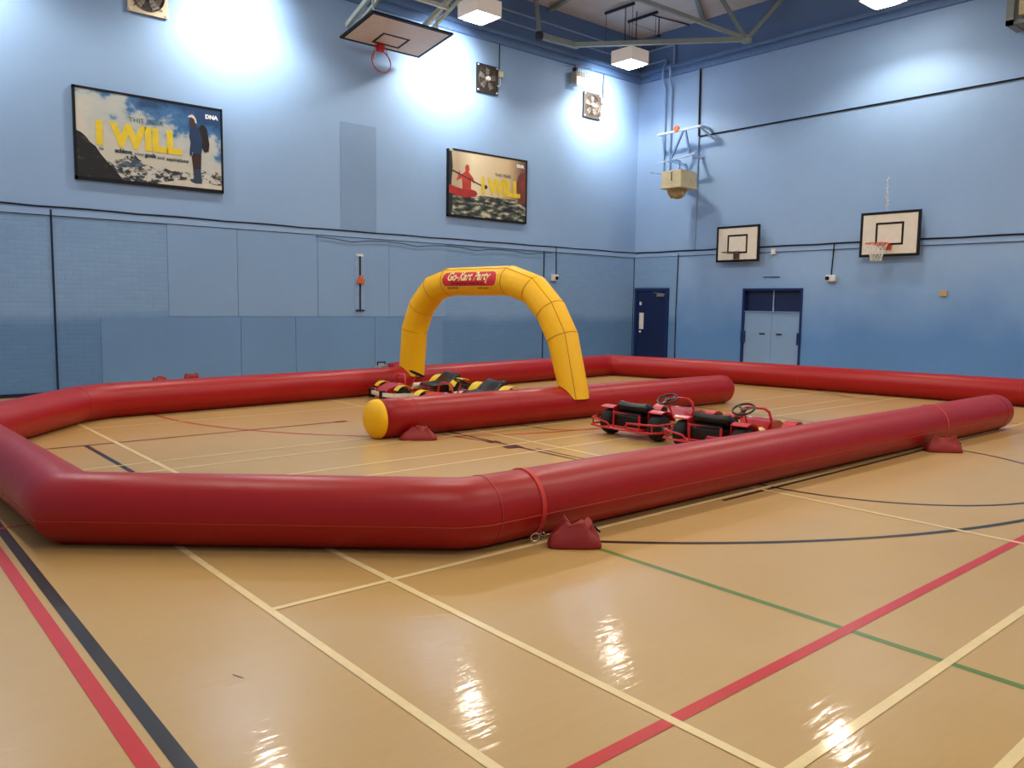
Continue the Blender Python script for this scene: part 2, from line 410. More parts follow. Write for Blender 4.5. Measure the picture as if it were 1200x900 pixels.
# ---------------------------------------------------------------- roof steelwork
m_truss = plain('grey_green_steel', (140, 152, 148), .5, .1)
t = thing('roof_truss', 'grey green steel roof truss crossing under the ceiling near the corner', 'truss', (16.18, 10.86, 7.6))
A, B, Cn = Vector((12.67, 13.93, 7.62)), Vector((16.18, 10.86, 7.6)), Vector((13.65, 13.80, 7.6))
obj('bottom_chord', MB().obox(Cn, B, .09, .10), m_truss, t)
obj('bottom_chord', MB().obox(A, Cn+Vector((.12, 0, 0)), .12, .12), m_truss, t)
for q in [(14.32, 12.42, 8.42), (16.10, 11.55, ZC), (17.0, 10.4, ZC)]: obj('web_member', MB().obox(B, q, .085, .085), m_truss, t)
obj('web_member', MB().obox(A, (13.0, 14.45, ZC), .09, .09), m_truss, t)
obj('web_member', MB().obox((14.32, 12.42, 8.42), (12.2, 14.1, ZC-.05), .09, .09), m_truss, t)
obj('top_chord', MB().obox((15.6, 11.85, ZC-.06), (16.95, 12.64, ZC-.06), .09, .09), m_truss, t)
obj('top_chord', MB().obox((13.69, 14.68, ZC-.06), (13.2, 12.6, ZC-.06), .09, .09), m_truss, t)
obj('node_plate', MB().lathe(B, [(0, -.08), (.10, -.08), (.12, 0), (.10, .08), (0, .08)], n=12), m_truss, t)
obj('node_plate', MB().lathe(A, [(0, -.08), (.08, -.08), (.10, 0), (.08, .08), (0, .08)], n=12), m_dsteel, t)
t = thing('suspension_bar', 'short dark drop rod on a thin ceiling bar beside the corner lamp', 'rod', (15.6, 12.9, 8.5))
obj('bar', MB().cyl((15.72, 13.30, 8.64), (17.0, 13.1, 8.64), .018, 8), m_dsteel, t)
obj('drop_rod', MB().cyl((16.0, 13.25, 8.62), (16.0, 13.25, 8.2), .014, 8).box(15.96, 16.04, 13.21, 13.29, 8.16, 8.2), m_dsteel, t)

# conduits
def conduit(name, paths, r, mt, label, cat):
    o = obj(name, _tubes(paths, r), mt, None, True); return tag(o, label, cat)
def _tubes(paths, r):
    mb = MB()
    for p in paths: mb.tube(p, r, 8)
    return mb
conduit('conduit', [[(XN+.1, YL-.03, 8.32), (16.75, YL-.03, 8.30), (16.85, YL-.03, 8.1)], [(16.85, YL-.03, 8.1), (16.85, YL-.03, 8.0)]], .022, m_pipe, 'upper of two long blue conduits high on the deep blue band', 'pipe')
conduit('conduit', [[(XN+.1, YL-.03, 8.06), (16.1, YL-.03, 8.04), (XR-.05, YL-.03, 8.04)]], .022, m_pipe, 'lower of two long blue conduits high on the deep blue band', 'pipe')
conduit('conduit', [[(XR-.05, YL-.1, 8.28), (XR-.05, 13.6, 8.28), (XR-.05, 13.56, 8.2), (XR-.05, 13.56, 7.8), (XR-.2, 13.56, 7.7), (XR-.2, 13.56, 7.4), (XR-.05, 13.60, 7.2), (XR-.05, 13.60, 5.0)]], .028, m_pipe, 'blue vertical conduit down the right wall, nearer the black cable', 'pipe')
conduit('conduit', [[(XR-.05, YL-.1, 7.95), (XR-.05, 13.85, 7.95), (XR-.05, 13.8, 7.9), (XR-.2, 13.79, 7.7), (XR-.2, 13.79, 7.4), (XR-.05, 13.80, 7.2), (XR-.05, 13.80, 5.0)]], .028, m_pipe, 'blue vertical conduit down the right wall, nearer the corner', 'pipe')
# black cables
def cable(paths, r, label): return conduit('cable', paths, r, m_black, label, 'cable')
def sag(p, q, n, s=.012, seg=1.5):
    p, q = Vector(p), Vector(q); out = []
    k = max(2, int((q-p).length/seg)*4)
    for i in range(k+1):
        out.append(p.lerp(q, i/k) - Vector((0, 0, s*(1-abs(math.cos(PI*i/4))))))
    return out
cable([sag((XN+.1, YL-.02, 3.055), (8.0, YL-.02, 3.02), 20), sag((8.0, YL-.02, 3.02), (XR-.03, YL-.02, 3.03), 20)], .014, 'black cable running along the ledge of the long left wall')
cable([sag((XR-.02, YL-.04, 3.03), (XR-.02, YN+.1, 3.03), 20)], .016, 'black cable running along the ledge of the right wall behind the backboards')
cable([[(14.07, YL-.02, 3.02), (14.08, YL-.02, 2.7), (14.09, YL-.02, 2.33)]], .013, 'short black cable dropping to the white box left of the corner')
cable([[(XR-.02, 8.985, 3.03), (XR-.02, 9.0, 2.7), (XR-.02, 9.02, 2.33)]], .013, 'short black cable dropping to the white box between the backboards')
cable([[(XR-.03, 12.74, 7.5), (XR-.03, 12.72, 5.86)]], .022, 'dark cable dropping from the ledge to the thin wire on the right wall')
cable([[(XR-.03, 13.23, 2.95), (XR-.03, 13.25, 1.5), (XR-.03, 13.24, .1)]], .011, 'dark cable falling down the right wall beside the small blue door')
conduit('conduit', [[(XR-.03, 12.72, 5.86), (XR-.03, 12.74, 3.05)]], .02, m_pipe, 'blue painted conduit under the dark cable on the right wall', 'pipe')
cable([[(XR-.02, 12.75, 5.86), (XR-.02, YN+.1, 5.90)]], .017, 'thin dark wire stretched across the upper right wall')
cable([sag((7.5, YL-.04, 2.86), (13.9, YL-.04, 2.86), 9, .06)], .006, 'thin loose wire sagging under the ledge behind the yellow arch')
cable([[(12.16, YL-.02, 7.5), (12.15, YL-.02, 6.95)]], .010, 'thin wire dropping from the ledge to the middle fan')
cable([[(15.64, YL-.02, 7.5), (15.62, YL-.02, 6.9)]], .010, 'thin wire dropping from the ledge to the corner fan')

m_white = plain('white_plastic', (225, 222, 215), .4)
m_cream = plain('cream_plastic', (226, 214, 178), .45)
m_orange = plain('orange_plastic', (205, 96, 40), .45)
def wall_socket(loc, axis, label):
    x, y, z = loc; t = thing('junction_box', label, 'box', loc)
    if axis == 'Y':
        obj('box_body', MB().box(x-.09, x+.09, y-.10, y, z-.08, z+.08, .015), m_white, t)
        obj('lens', MB().cyl((x+.02, y-.10, z-.01), (x+.02, y-.125, z-.01), .045, 14), m_black, t, label='black round lens')
    else:
        obj('box_body', MB().box(x-.10, x, y-.11, y+.11, z-.07, z+.07, .015), m_white, t)
        obj('lens', MB().cyl((x-.10, y+.06, z), (x-.125, y+.06, z), .045, 14), m_black, t, label='black round lens')
wall_socket((14.0, YL-.012, 2.26), 'Y', 'small white box with black lens on the left wall, nearest the corner')
wall_socket((XR, 9.0, 2.26), 'X', 'small white box with black lens on the right wall between the backboards')
tag(obj('switch_plate', MB().box(XR-.035, XR, 6.57, 6.71, 1.87, 1.99, .008), plain('tan_plate', (190, 160, 110), .5)), 'small tan plate alone on the right wall', 'plate')
tag(obj('conduit_box', MB().box(XR-.06, XR, 10.42, 10.52, 2.84, 2.96, .01), m_white), 'tiny white box under the black cable, right of the small backboard', 'box')
tag(obj('wall_slot', MB().box(XR-.012, XR, 10.28, 10.72, 2.30, 2.32), m_linedark), 'thin dark slot in the right wall above the blue hatch', 'slot')
# flaked paint
t = MB()
for i in range(26):
    z = 3.68+.68*i/26+random.uniform(-.01, .01); y = 7.89+random.uniform(-.02, .02); h = random.uniform(.01, .035); wd = random.uniform(.006, .028)*(1.5-i/26)
    pts = [(y+wd*math.cos(a)*random.uniform(.6, 1.2), z+h*math.sin(a)*random.uniform(.6, 1.2)) for a in [k*PI/4 for k in range(8)]]
    t.prism(pts, lambda u, v, d: (XR-d, u, v), 0, .003)
o = obj('paint_flake', t, plain('bare_plaster', (232, 230, 224), .9), wr); o['kind'] = 'structure'

# ---------------------------------------------------------------- wall hooks / badminton post rail on long wall
t = thing('wall_track', 'slim upright dark rail with an orange clamp on the long blue wall', 'rail', (8.49, YL-.02, 1.41))
obj('backing_board', MB().box(8.385, 8.60, YL-.03, YL-.018, 1.40, 2.58, .003), plain('track_backing', (142, 172, 208), .5), t)
obj('rail', MB().box(8.48, 8.50, YL-.06, YL-.03, 1.43, 2.52), m_linedark, t)
obj('foot', MB().box(8.39, 8.585, YL-.06, YL-.03, 1.405, 1.43), m_linedark, t)
obj('clamp', MB().box(8.41, 8.57, YL-.09, YL-.06, 1.96, 2.06, .01).box(8.45, 8.53, YL-.09, YL-.06, 2.06, 2.13, .01), m_orange, t, label='orange clamp')
obj('top_bracket', MB().box(8.42, 8.56, YL-.05, YL-.03, 2.52, 2.56), m_white, t)

# ---------------------------------------------------------------- doors
def door_small():
    y0, y1, zt = 13.50, 14.66, 2.065
    fr = MB()
    for a, b in ((y0, y0+.09), (y1-.09, y1)): fr.box(XR-.05, XR, a, b, 0, zt, .004)
    fr.box(XR-.05, XR, y0+.09, y1-.09, zt-.08, zt, .004)
    d = struct('door_1', fr, m_navy)
    obj('door_leaf', MB().box(XR-.025, XR-.002, y0+.095, y1-.095, .01, zt-.085, .003), m_navy2, d)
    obj('push_plate', MB().box(XR-.035, XR-.025, 14.33, 14.48, .96, 1.40, .003), m_white, d, label='white push plate')
    obj('door_closer', MB().box(XR-.09, XR-.025, 13.62, 13.86, 1.84, 1.92, .01).obox((XR-.07, 13.70, 1.93), (XR-.11, 13.95, 1.95), .02, .012), m_steel, d)
    obj('door_sign', MB().box(XR-.030, XR-.025, 14.42, 14.49, 1.61, 1.70), m_white, d)
    obj('door_lock', MB().cyl((XR-.045, 14.44, .89), (XR-.025, 14.44, .89), .03, 14), m_white, d)
door_small()
def hatch():
    y0, y1, zt = D2
    fr = MB()
    fr.box(XR-.02, XR+.14, y0, y0+.05, 0, zt).box(XR-.02, XR+.14, y1-.05, y1, 0, zt).box(XR-.02, XR+.14, y0+.05, y1-.05, zt-.05, zt)
    d = struct('door_2', fr, m_navy)
    obj('door_leaf', MB().box(XR+.03, XR+.055, y0+.055, (y0+y1)/2-.003, .01, 1.49, .004), m_board, d)
    obj('door_leaf', MB().box(XR+.03, XR+.055, (y0+y1)/2+.003, y1-.055, .01, 1.49, .004), m_board, d)
    obj('transom_panel', MB().box(XR+.10, XR+.12, y0+.05, y1-.05, 1.50, zt-.05), m_navy2, d)
    obj('centre_bar', MB().box(XR+.07, XR+.10, (y0+y1)/2-.012, (y0+y1)/2+.012, 1.50, zt-.05), m_pipe, d)
    obj('ledge', MB().box(XR-.0, XR+.10, y0+.05, y1-.05, 1.49, 1.505), m_pipe, d)
    for yy in (10.71, 10.26): obj('door_handle', MB().box(XR+.015, XR+.03, yy-.075, yy+.075, .955, .985, .004), m_black, d)
    for yy, zz in ((y1-.045, .88), (y0+.045, .88)): obj('hinge', MB().box(XR-.035, XR+.03, yy-.05, yy+.05, zz-.14, zz+.14, .004), m_navy, d)
hatch()

# ---------------------------------------------------------------- posters
def sky_mat():
    t = NT('poster_print_mountain'); v = t.coord((1, 1, 1.3))
    f = t.noise(v, 1.7, 7, .58)
    tc = t.n('ShaderNodeTexCoord'); sp = t.n('ShaderNodeSeparateXYZ'); t.l(tc.outputs['Object'], sp.inputs[0])
    # more open blue sky towards the print's upper right
    a = t.n('ShaderNodeMath', operation='MULTIPLY_ADD'); t.l(sp.outputs['X'], a.inputs[0]); a.inputs[1].default_value = -.14; a.inputs[2].default_value = .12
    b = t.n('ShaderNodeMath', operation='MULTIPLY_ADD'); t.l(sp.outputs['Z'], b.inputs[0]); b.inputs[1].default_value = -.38; t.l(a.outputs[0], b.inputs[2])
    c = t.n('ShaderNodeMath', operation='ADD'); t.l(f, c.inputs[0]); t.l(b.outputs[0], c.inputs[1])
    t.l(t.ramp(c.outputs[0], [(.30, srgb(30, 66, 112)), (.45, srgb(62, 114, 166)), (.52, srgb(180, 190, 190)), (.70, srgb(206, 202, 188))]), t.b.inputs['Base Color'])
    t.set('Roughness', .35); return t.m
def rock_mat(name, c0, c1, sc, thr=.5):
    t = NT(name); f = t.noise(t.coord((1, 1, 1.6)), sc, 6, .65)
    t.l(t.ramp(f, [(thr-.04, srgb(*c0)), (thr+.04, srgb(*c1))]), t.b.inputs['Base Color']); t.set('Roughness', .4); return t.m
m_frame = plain('black_frame', (10, 11, 16), .5, spec=.3)
m_ptyel = plain('poster_yellow', (236, 206, 44), .4)
m_ptgrey = plain('poster_grey_text', (96, 108, 112), .4); m_ptdark = plain('poster_dark_text', (44, 62, 72), .4)
m_ptwhite = plain('poster_white', (240, 240, 238), .4)
def blob(pts, fn, d0, d1, mb=None):
    mb = mb or MB(); mb.prism(pts, fn, d0, d1); return mb
def poster1():
    x0, x1, z0, z1 = 3.268, 5.688, 3.508, 4.99; yb = YL-.05
    t = thing('wall_poster', 'large framed poster of a hiker above snowy mountains, on the left', 'poster', (4.478, YL, 4.25), 'framed posters on the long wall')
    f = .035
    mb = MB().box(x0, x1, yb-.01, YL, z0, z0+f+.02).box(x0, x1, yb-.01, YL, z1-f, z1).box(x0, x0+f, yb-.01, YL, z0, z1).box(x1-f, x1, yb-.01, YL, z0, z1)
    obj('frame', mb, m_frame, t)
    W, H = x1-x0-2*f, z1-z0-2*f-.02; bx, bz = x0+f, z0+f+.02
    obj('picture', MB().box(bx, bx+W, yb, YL-.01, bz, bz+H), sky_mat(), t)
    fn = lambda u, v, d: (bx+u*W, yb-d, bz+v*H)
    # far snow ridge
    r = random.Random(3); top = [(.16, .20), (.22, .22), (.28, .24), (.33, .30), (.37, .33), (.40, .27), (.46, .22), (.52, .17), (.58, .20), (.63, .17), (.70, .19), (.76, .17), (.82, .16), (.87, .22), (.91, .16), (.95, .23), (1, .20)]
    obj('picture_mountains', blob([(.16, 0), *top, (1, 0)], fn, .001, .002), rock_mat('snow_rock', (40, 46, 54), (206, 202, 192), 9, .50), t)
    obj('picture_peak', blob([(.24, .14), (.28, .19), (.33, .23), (.345, .21), (.375, .28), (.40, .24), (.43, .225), (.40, .17), (.33, .16)], fn, .002, .003), rock_mat('blue_rock', (58, 78, 96), (92, 112, 128), 8), t)
    obj('picture_slope', blob([(0, 0), (0, .52), (.03, .50), (.06, .46), (.085, .40), (.12, .36), (.15, .28), (.19, .20), (.23, .13), (.27, .05), (.29, 0)], fn, .003, .004), rock_mat('black_rock', (12, 12, 14), (66, 66, 62), 9, .60), t)
    obj('picture_snow', blob([(.52, 0), (.58, .03), (.68, .07), (.78, .08), (.9, .06), (1, .05), (1, 0)], fn, .003, .004), plain('print_snow', (212, 205, 188), .5), t)
    # hiker
    hk = blob([(.775, .09), (.79, .11), (.785, .24), (.777, .38), (.785, .42), (.80, .46), (.835, .46), (.85, .42), (.845, .24), (.84, .10), (.85, .06), (.79, .06)], fn, .004, .005)
    obj('hiker_legs', hk, plain('print_trousers', (52, 26, 26), .5), t)
    obj('hiker_boots', blob([(.765, .07), (.79, .12), (.79, .22), (.842, .24), (.846, .12), (.85, .055), (.80, .05)], fn, .005, .006), plain('print_gaiter', (34, 62, 84), .5), t)
    obj('hiker_jacket', blob([(.765, .47), (.762, .40), (.775, .38), (.785, .44), (.795, .42), (.85, .43), (.862, .55), (.855, .68), (.835, .74), (.80, .76), (.77, .72), (.762, .62), (.772, .55)], fn, .006, .007), plain('print_jacket', (22, 54, 92), .5), t)
    obj('hiker_pack', blob([(.835, .74), (.85, .79), (.875, .79), (.895, .74), (.905, .64), (.912, .56), (.905, .47), (.875, .45), (.855, .50), (.858, .62)], fn, .007, .008), plain('print_pack', (20, 16, 20), .5), t)
    obj('hiker_head', blob([(.775, .76), (.765, .80), (.77, .85), (.785, .87), (.805, .86), (.815, .80), (.81, .75), (.79, .74)], fn, .007, .008), plain('print_face', (62, 46, 44), .5), t)
    obj('hiker_hat', blob([(.752, .855), (.765, .885), (.785, .90), (.80, .89), (.815, .85), (.82, .80), (.81, .80), (.80, .85), (.78, .865)], fn, .008, .009), plain('print_hat', (212, 206, 194), .5), t)
    g = lambda ou, ov: (lambda u, v, d: (bx+ou*W+u, yb-.003-d, bz+ov*H+v))
    s3 = plain('poster_shadow_green', (160, 180, 160), .5)
    obj('picture_text', text_mb('I WILL', .50, g(.12, .40), bold=.028, xs=.97, spacing=1.0), m_ptyel, t, label='yellow capital letters reading I WILL')
    obj('picture_text', text_mb('THIS YEAR', .115, g(.34, .70), spacing=1.05), m_ptgrey, t)
    mb = text_mb('to ', .082, g(.14, .325)); mb = text_mb('achieve', .088, g(.245, .32), mb, bold=.006); mb = text_mb('your', .082, g(.375, .315), mb)
    mb = text_mb('goals', .088, g(.445, .31), mb, bold=.006); mb = text_mb('and', .082, g(.53, .30), mb); mb = text_mb('aspirations', .086, g(.595, .295), mb, bold=.002)
    obj('picture_text', mb, m_ptdark, t)
    obj('picture_logo', text_mb('DNA', .095, g(.885, .88), bold=.006, xs=1.05), m_ptwhite, t)
poster1()
def sunset_mat():
    t = NT('poster_print_sea_sky'); tc = t.n('ShaderNodeTexCoord'); sp = t.n('ShaderNodeSeparateXYZ'); t.l(tc.outputs['Object'], sp.inputs[0])
    f = t.noise(tc.outputs['Object'], 1.2, 3)
    mr = t.n('ShaderNodeMapRange'); mr.inputs['From Min'].default_value = -.9; mr.inputs['From Max'].default_value = 1.25; t.l(sp.outputs['X'], mr.inputs['Value'])
    base = t.ramp(mr.outputs[0], [(0, srgb(186, 168, 138)), (.2, srgb(240, 224, 190)), (.68, srgb(220, 194, 150)), (.88, srgb(132, 94, 72)), (1, srgb(60, 44, 50))])
    c = t.mix(1.0, base, t.mix(f, (.9, .88, .86, 1), (1.06, 1.06, 1.06, 1)), 'MULTIPLY')
    t.l(c, t.b.inputs['Base Color']); t.set('Roughness', .35); return t.m
def poster2():
    x0, x1, z0, z1 = 10.69, 13.03, 3.51, 5.0; yb = YL-.05
    t = thing('wall_poster', 'large framed poster of a red kayaker at sunset, nearer the room corner', 'poster', (11.86, YL, 4.25), 'framed posters on the long wall')
    f = .035
    mb = MB().box(x0, x1, yb-.01, YL, z0, z0+f+.01).box(x0+.16, x1, yb-.01, YL, z1-f, z1).box(x0, x0+f, yb-.01, YL, z0, z1-.02).box(x1-f, x1, yb-.01, YL, z0, z1)
    obj('frame', mb, m_frame, t)
    W, H = x1-x0-2*f, z1-z0-2*f-.01; bx, bz = x0+f, z0+f+.01
    obj('picture', MB().box(bx, bx+W, yb, YL-.01, bz, bz+H), sunset_mat(), t)
    fn = lambda u, v, d: (bx+u*W, yb-d, bz+v*H)
    wt = NT('poster_print_water'); v = wt.coord((1, 1, 3.2)); ff = wt.noise(v, 4.2, 5, .6)
    wt.l(wt.ramp(ff, [(.40, srgb(30, 36, 34)), (.52, srgb(92, 98, 84)), (.62, srgb(206, 200, 164))]), wt.b.inputs['Base Color']); wt.set('Roughness', .35)
    obj('picture_water', blob([(0, 0), (0, .36), (.1, .34), (.3, .33), (.55, .34), (.8, .33), (1, .35), (1, 0)], fn, .001, .002), wt.m, t)
    obj('picture_rock', blob([(.90, .30), (.88, .45), (.87, .62), (.89, .74), (.93, .80), (1, .82), (1, .30)], fn, .002, .003), plain('print_cliff', (120, 52, 38), .5, vary=.3), t)
    obj('picture_edge', blob([(0, .0), (0, .98), (.03, .98), (.045, .75), (.03, .5), (.05, .2), (.03, 0)], fn, .002, .003), plain('print_dark_edge', (34, 34, 40), .5), t)
    obj('kayak', blob([(0, .34), (0, .47), (.08, .44), (.16, .42), (.27, .43), (.33, .41), (.355, .37), (.33, .32), (.22, .29), (.10, .30)], fn, .003, .004), plain('print_kayak', (176, 42, 38), .5, vary=.2), t)
    obj('kayaker_body', blob([(.165, .42), (.16, .55), (.155, .59), (.11, .55), (.09, .545), (.105, .60), (.12, .68), (.135, .70), (.13, .63), (.17, .66), (.20, .70), (.195, .76), (.21, .80), (.225, .81), (.245, .79), (.25, .73), (.24, .69), (.27, .65), (.30, .60), (.315, .54), (.30, .53), (.275, .58), (.27, .42)], fn, .004, .005), plain('print_kayaker', (186, 62, 48), .5, vary=.2), t)
    obj('paddle', blob([(.01, .715), (.12, .66), (.46, .49), (.46, .475), (.11, .645), (.01, .70)], fn, .005, .006).prism([(.43, .51), (.46, .53), (.485, .50), (.47, .46), (.44, .47)], fn, .005, .006), plain('print_paddle', (64, 42, 36), .5), t)
    g = lambda ou, ov: (lambda u, v, d: (bx+ou*W+u, yb-.006-d, bz+ov*H+v))
    obj('picture_text', text_mb('I WILL', .48, g(.40, .40), bold=.028, xs=.88, spacing=.98), m_ptyel, t, label='yellow capital letters reading I WILL')
    obj('picture_text', text_mb('THIS YEAR', .105, g(.575, .69)), m_ptgrey, t)
    obj('picture_text', text_mb('to achieve your goals and aspirations', .072, g(.38, .325), bold=.001), m_ptdark, t)
    obj('picture_logo', text_mb('DNA', .10, g(.87, .885), bold=.008), m_ptwhite, t)
poster2()

# ---------------------------------------------------------------- basketball backboards
m_bb = plain('white_backboard', (226, 216, 200), .5, vary=.04)
m_bline = plain('black_board_paint', (10, 9, 10), .6, spec=.3)
m_rim_o = plain('orange_rim', (214, 88, 44), .45); m_rim_r = plain('red_rim', (196, 38, 34), .45)
m_net = plain('white_net_cord', (228, 224, 214), .8)
def backboard(label, fn, W, H, sq, rimmat, netpart, group, border=.042, boardmat=None):
    """fn(u,v,d): u across, v up the board, d out of the face"""
    t = thing('basketball_backboard', label, 'backboard', fn(0, H/2, 0), group)
    q = lambda a, b, c, d, d0, d1, mb: mb.prism([(a, c), (b, c), (b, d), (a, d)], fn, d0, d1)
    obj('board', q(-W/2, W/2, 0, H, -.03, 0, MB()), boardmat or m_bb, t)
    e = .004; mb = MB(); b = border
    q(-W/2-.012, W/2+.012, -.012, b, -.034, e, mb); q(-W/2-.012, W/2+.012, H-b, H+.012, -.034, e, mb)
    q(-W/2-.012, -W/2+b, b, H-b, -.034, e, mb); q(W/2-b, W/2+.012, b, H-b, -.034, e, mb)
    obj('border', mb, m_bline, t)
    a, c, d = sq[0]/2, sq[1], sq[2]; mb = MB(); b = border
    q(-a, a, c, c+b, 0, e, mb); q(-a, a, d-b, d, 0, e, mb); q(-a, -a+b, c+b, d-b, 0, e, mb); q(a-b, a, c+b, d-b, 0, e, mb)
    obj('target_square', mb, m_bline, t)
    return t, q
def W_(Y, z, X=16.93):       # right-wall helper: a spot at height z standing X from the origin
    return (X, Y, z)
# --- right-hand practice board with net
cy, zb, X0 = 7.715, 2.70, 16.90
fnR = lambda u, v, d: (X0-d, cy-u, zb+v)
t, q = backboard('white basketball backboard with orange ring and net on the right wall', fnR, 1.21, .90, (.58, .22, .69), None, None, 'small backboards on the right wall')
rz = .24; rr = .215
mb = MB().torus((X0-.10-rr, cy+.10, zb+rz), rr, .011, n=28)
rim = obj('rim', mb, m_rim_o, t, True)
mb = MB().prism([(-.02-.1, rz-.02), (.18-.1, rz-.02), (.16-.1, rz-.12), (0-.1, rz-.12)], fnR, .004, .02)
for s in (-.14, -.06, .02): mb.obox(fnR(s, rz-.11, .02), fnR(s*1.3, rz, .18), .014, .008)
mb.prism([(-.15, rz-.01), (.05, rz-.01), (.05, rz+.005), (-.15, rz+.005)], fnR, .004, .14)
obj('rim_bracket', mb, m_rim_o, t)
mb = MB(); n = 12; c0 = Vector((X0-.10-rr, cy+.10, zb+rz))
lev = [(rr, 0), (rr*.80, -.10), (rr*.62, -.20), (rr*.52, -.29), (rr*.50, -.36)]
for k in range(n):
    for sgn in (1, -1):
        pts = []
        for i, (R_, h) in enumerate(lev):
            a = 2*PI*(k+sgn*.5*(i % 2))/n; pts.append(c0+Vector((R_*math.cos(a), R_*math.sin(a), h)))
        mb.tube(pts, .005, 5)
obj('net', mb, m_net, rim)
for s in (-.43, .43): obj('wall_bracket', MB().box(X0+.03, XR-.05, cy+s-.02, cy+s+.02, zb+.1, zb+.8).box(XR-.05, XR-.001, cy+s-.02, cy+s+.02, zb+.45, zb+.8), m_dkblue, t)
# --- left-hand practice board with folded dark ring
cy2, zb2 = 11.36, 2.695
fnL = lambda u, v, d: (X0-d, cy2-u, zb2+v)
t, q = backboard('white basketball backboard with bare dark ring above the blue hatch', fnL, 1.165, .84, (.56, .19, .64), None, None, 'small backboards on the right wall')
m_rust = plain('dark_bronze_rim', (92, 72, 58), .5, .3)
obj('rim', MB().torus((X0-.06-.20, cy2+.02, zb2+.20), .20, .009, n=24), m_rust, t, True, label='thin dark bare ring')
obj('rim_bracket', MB().prism([(-.07, .05), (.07, .05), (.07, .24), (-.07, .24)], fnL, .004, .05).obox(fnL(0, .08, .05), fnL(.0, .20, .16), .02, .012), m_rust, t)
for s in (-.40, .40): obj('wall_bracket', MB().box(X0+.03, XR-.05, cy2+s-.02, cy2+s+.02, zb2+.1, zb2+.74).box(XR-.05, XR-.001, cy2+s-.02, cy2+s+.02, zb2+.42, zb2+.74), m_dkblue, t)
# --- folded-up full size board under the ceiling
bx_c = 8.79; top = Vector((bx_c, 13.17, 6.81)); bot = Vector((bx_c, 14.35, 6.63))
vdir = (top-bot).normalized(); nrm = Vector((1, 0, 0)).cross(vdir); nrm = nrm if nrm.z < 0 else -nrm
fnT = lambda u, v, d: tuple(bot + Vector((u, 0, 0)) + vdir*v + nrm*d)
t, q = backboard('large basketball backboard folded up flat under the ceiling', fnT, 1.80, 1.19, (.62, .15, .60), None, None, None, border=.05, boardmat=plain('bounce_tan_backboard', (214, 186, 156), .5, vary=.04))  # tan tint puts the floor's warm bounce into the board colour
m_arm = plain('pale_green_steel', (196, 206, 196), .45, .1)
c = bot + vdir*.12 - Vector((.10, 0, 0))
rc = c + nrm*.30
hang = (nrm*1.0 + Vector((0, .22, 0))).normalized()
ax = vdir
rim = obj('rim', MB().torus(c+nrm*.34, .215, .011, axis=ax, n=28), m_rim_r, t, True, label='red ring hanging down from the folded board')
mb = MB().obox(c+Vector((-.10, 0, 0)), c+Vector((-.08, 0, 0))+nrm*.32+Vector((-.1, 0, 0)), .012, .012).obox(c+Vector((.10, 0, 0)), c+nrm*.30+Vector((.2, 0, 0)), .012, .012)
mb.prism([(-.17, .02), (-.02, .02), (-.02, .17), (-.17, .17)], fnT, .004, .02)
mb.obox(c+nrm*.01, c+nrm*.13, .13, .10, up=vdir)
obj('rim_bracket', mb, m_rim_r, t)
for sx in (-.72, .72):
    arm = MB().obox(fnT(sx-.05, .05, -.25), fnT(sx-.05, 3.4, -.9), .07, .09).obox(fnT(sx+.04, .3, -.19), fnT(sx+.04, 3.2, -.75), .05, .05)
    arm.obox(fnT(sx, .35, -.03), fnT(sx, .35, -.26), .03, .03).obox(fnT(sx, .95, -.03), fnT(sx, .95, -.40), .03, .03)
    obj('support_arm', arm, m_arm, t)
obj('cross_bar', MB().obox(fnT(-.75, 1.3, -.45), fnT(.75, 1.3, -.45), .07, .07).obox(fnT(-.6, .6, -.06), fnT(.6, .6, -.06), .05, .05), m_arm, t)
obj('drop_post', MB().obox(fnT(-.7, 2.9, -.75), (bx_c-.7, 11.4, ZC), .07, .07).obox(fnT(.7, 2.9, -.75), (bx_c+.7, 11.4, ZC), .07, .07), m_arm, t)

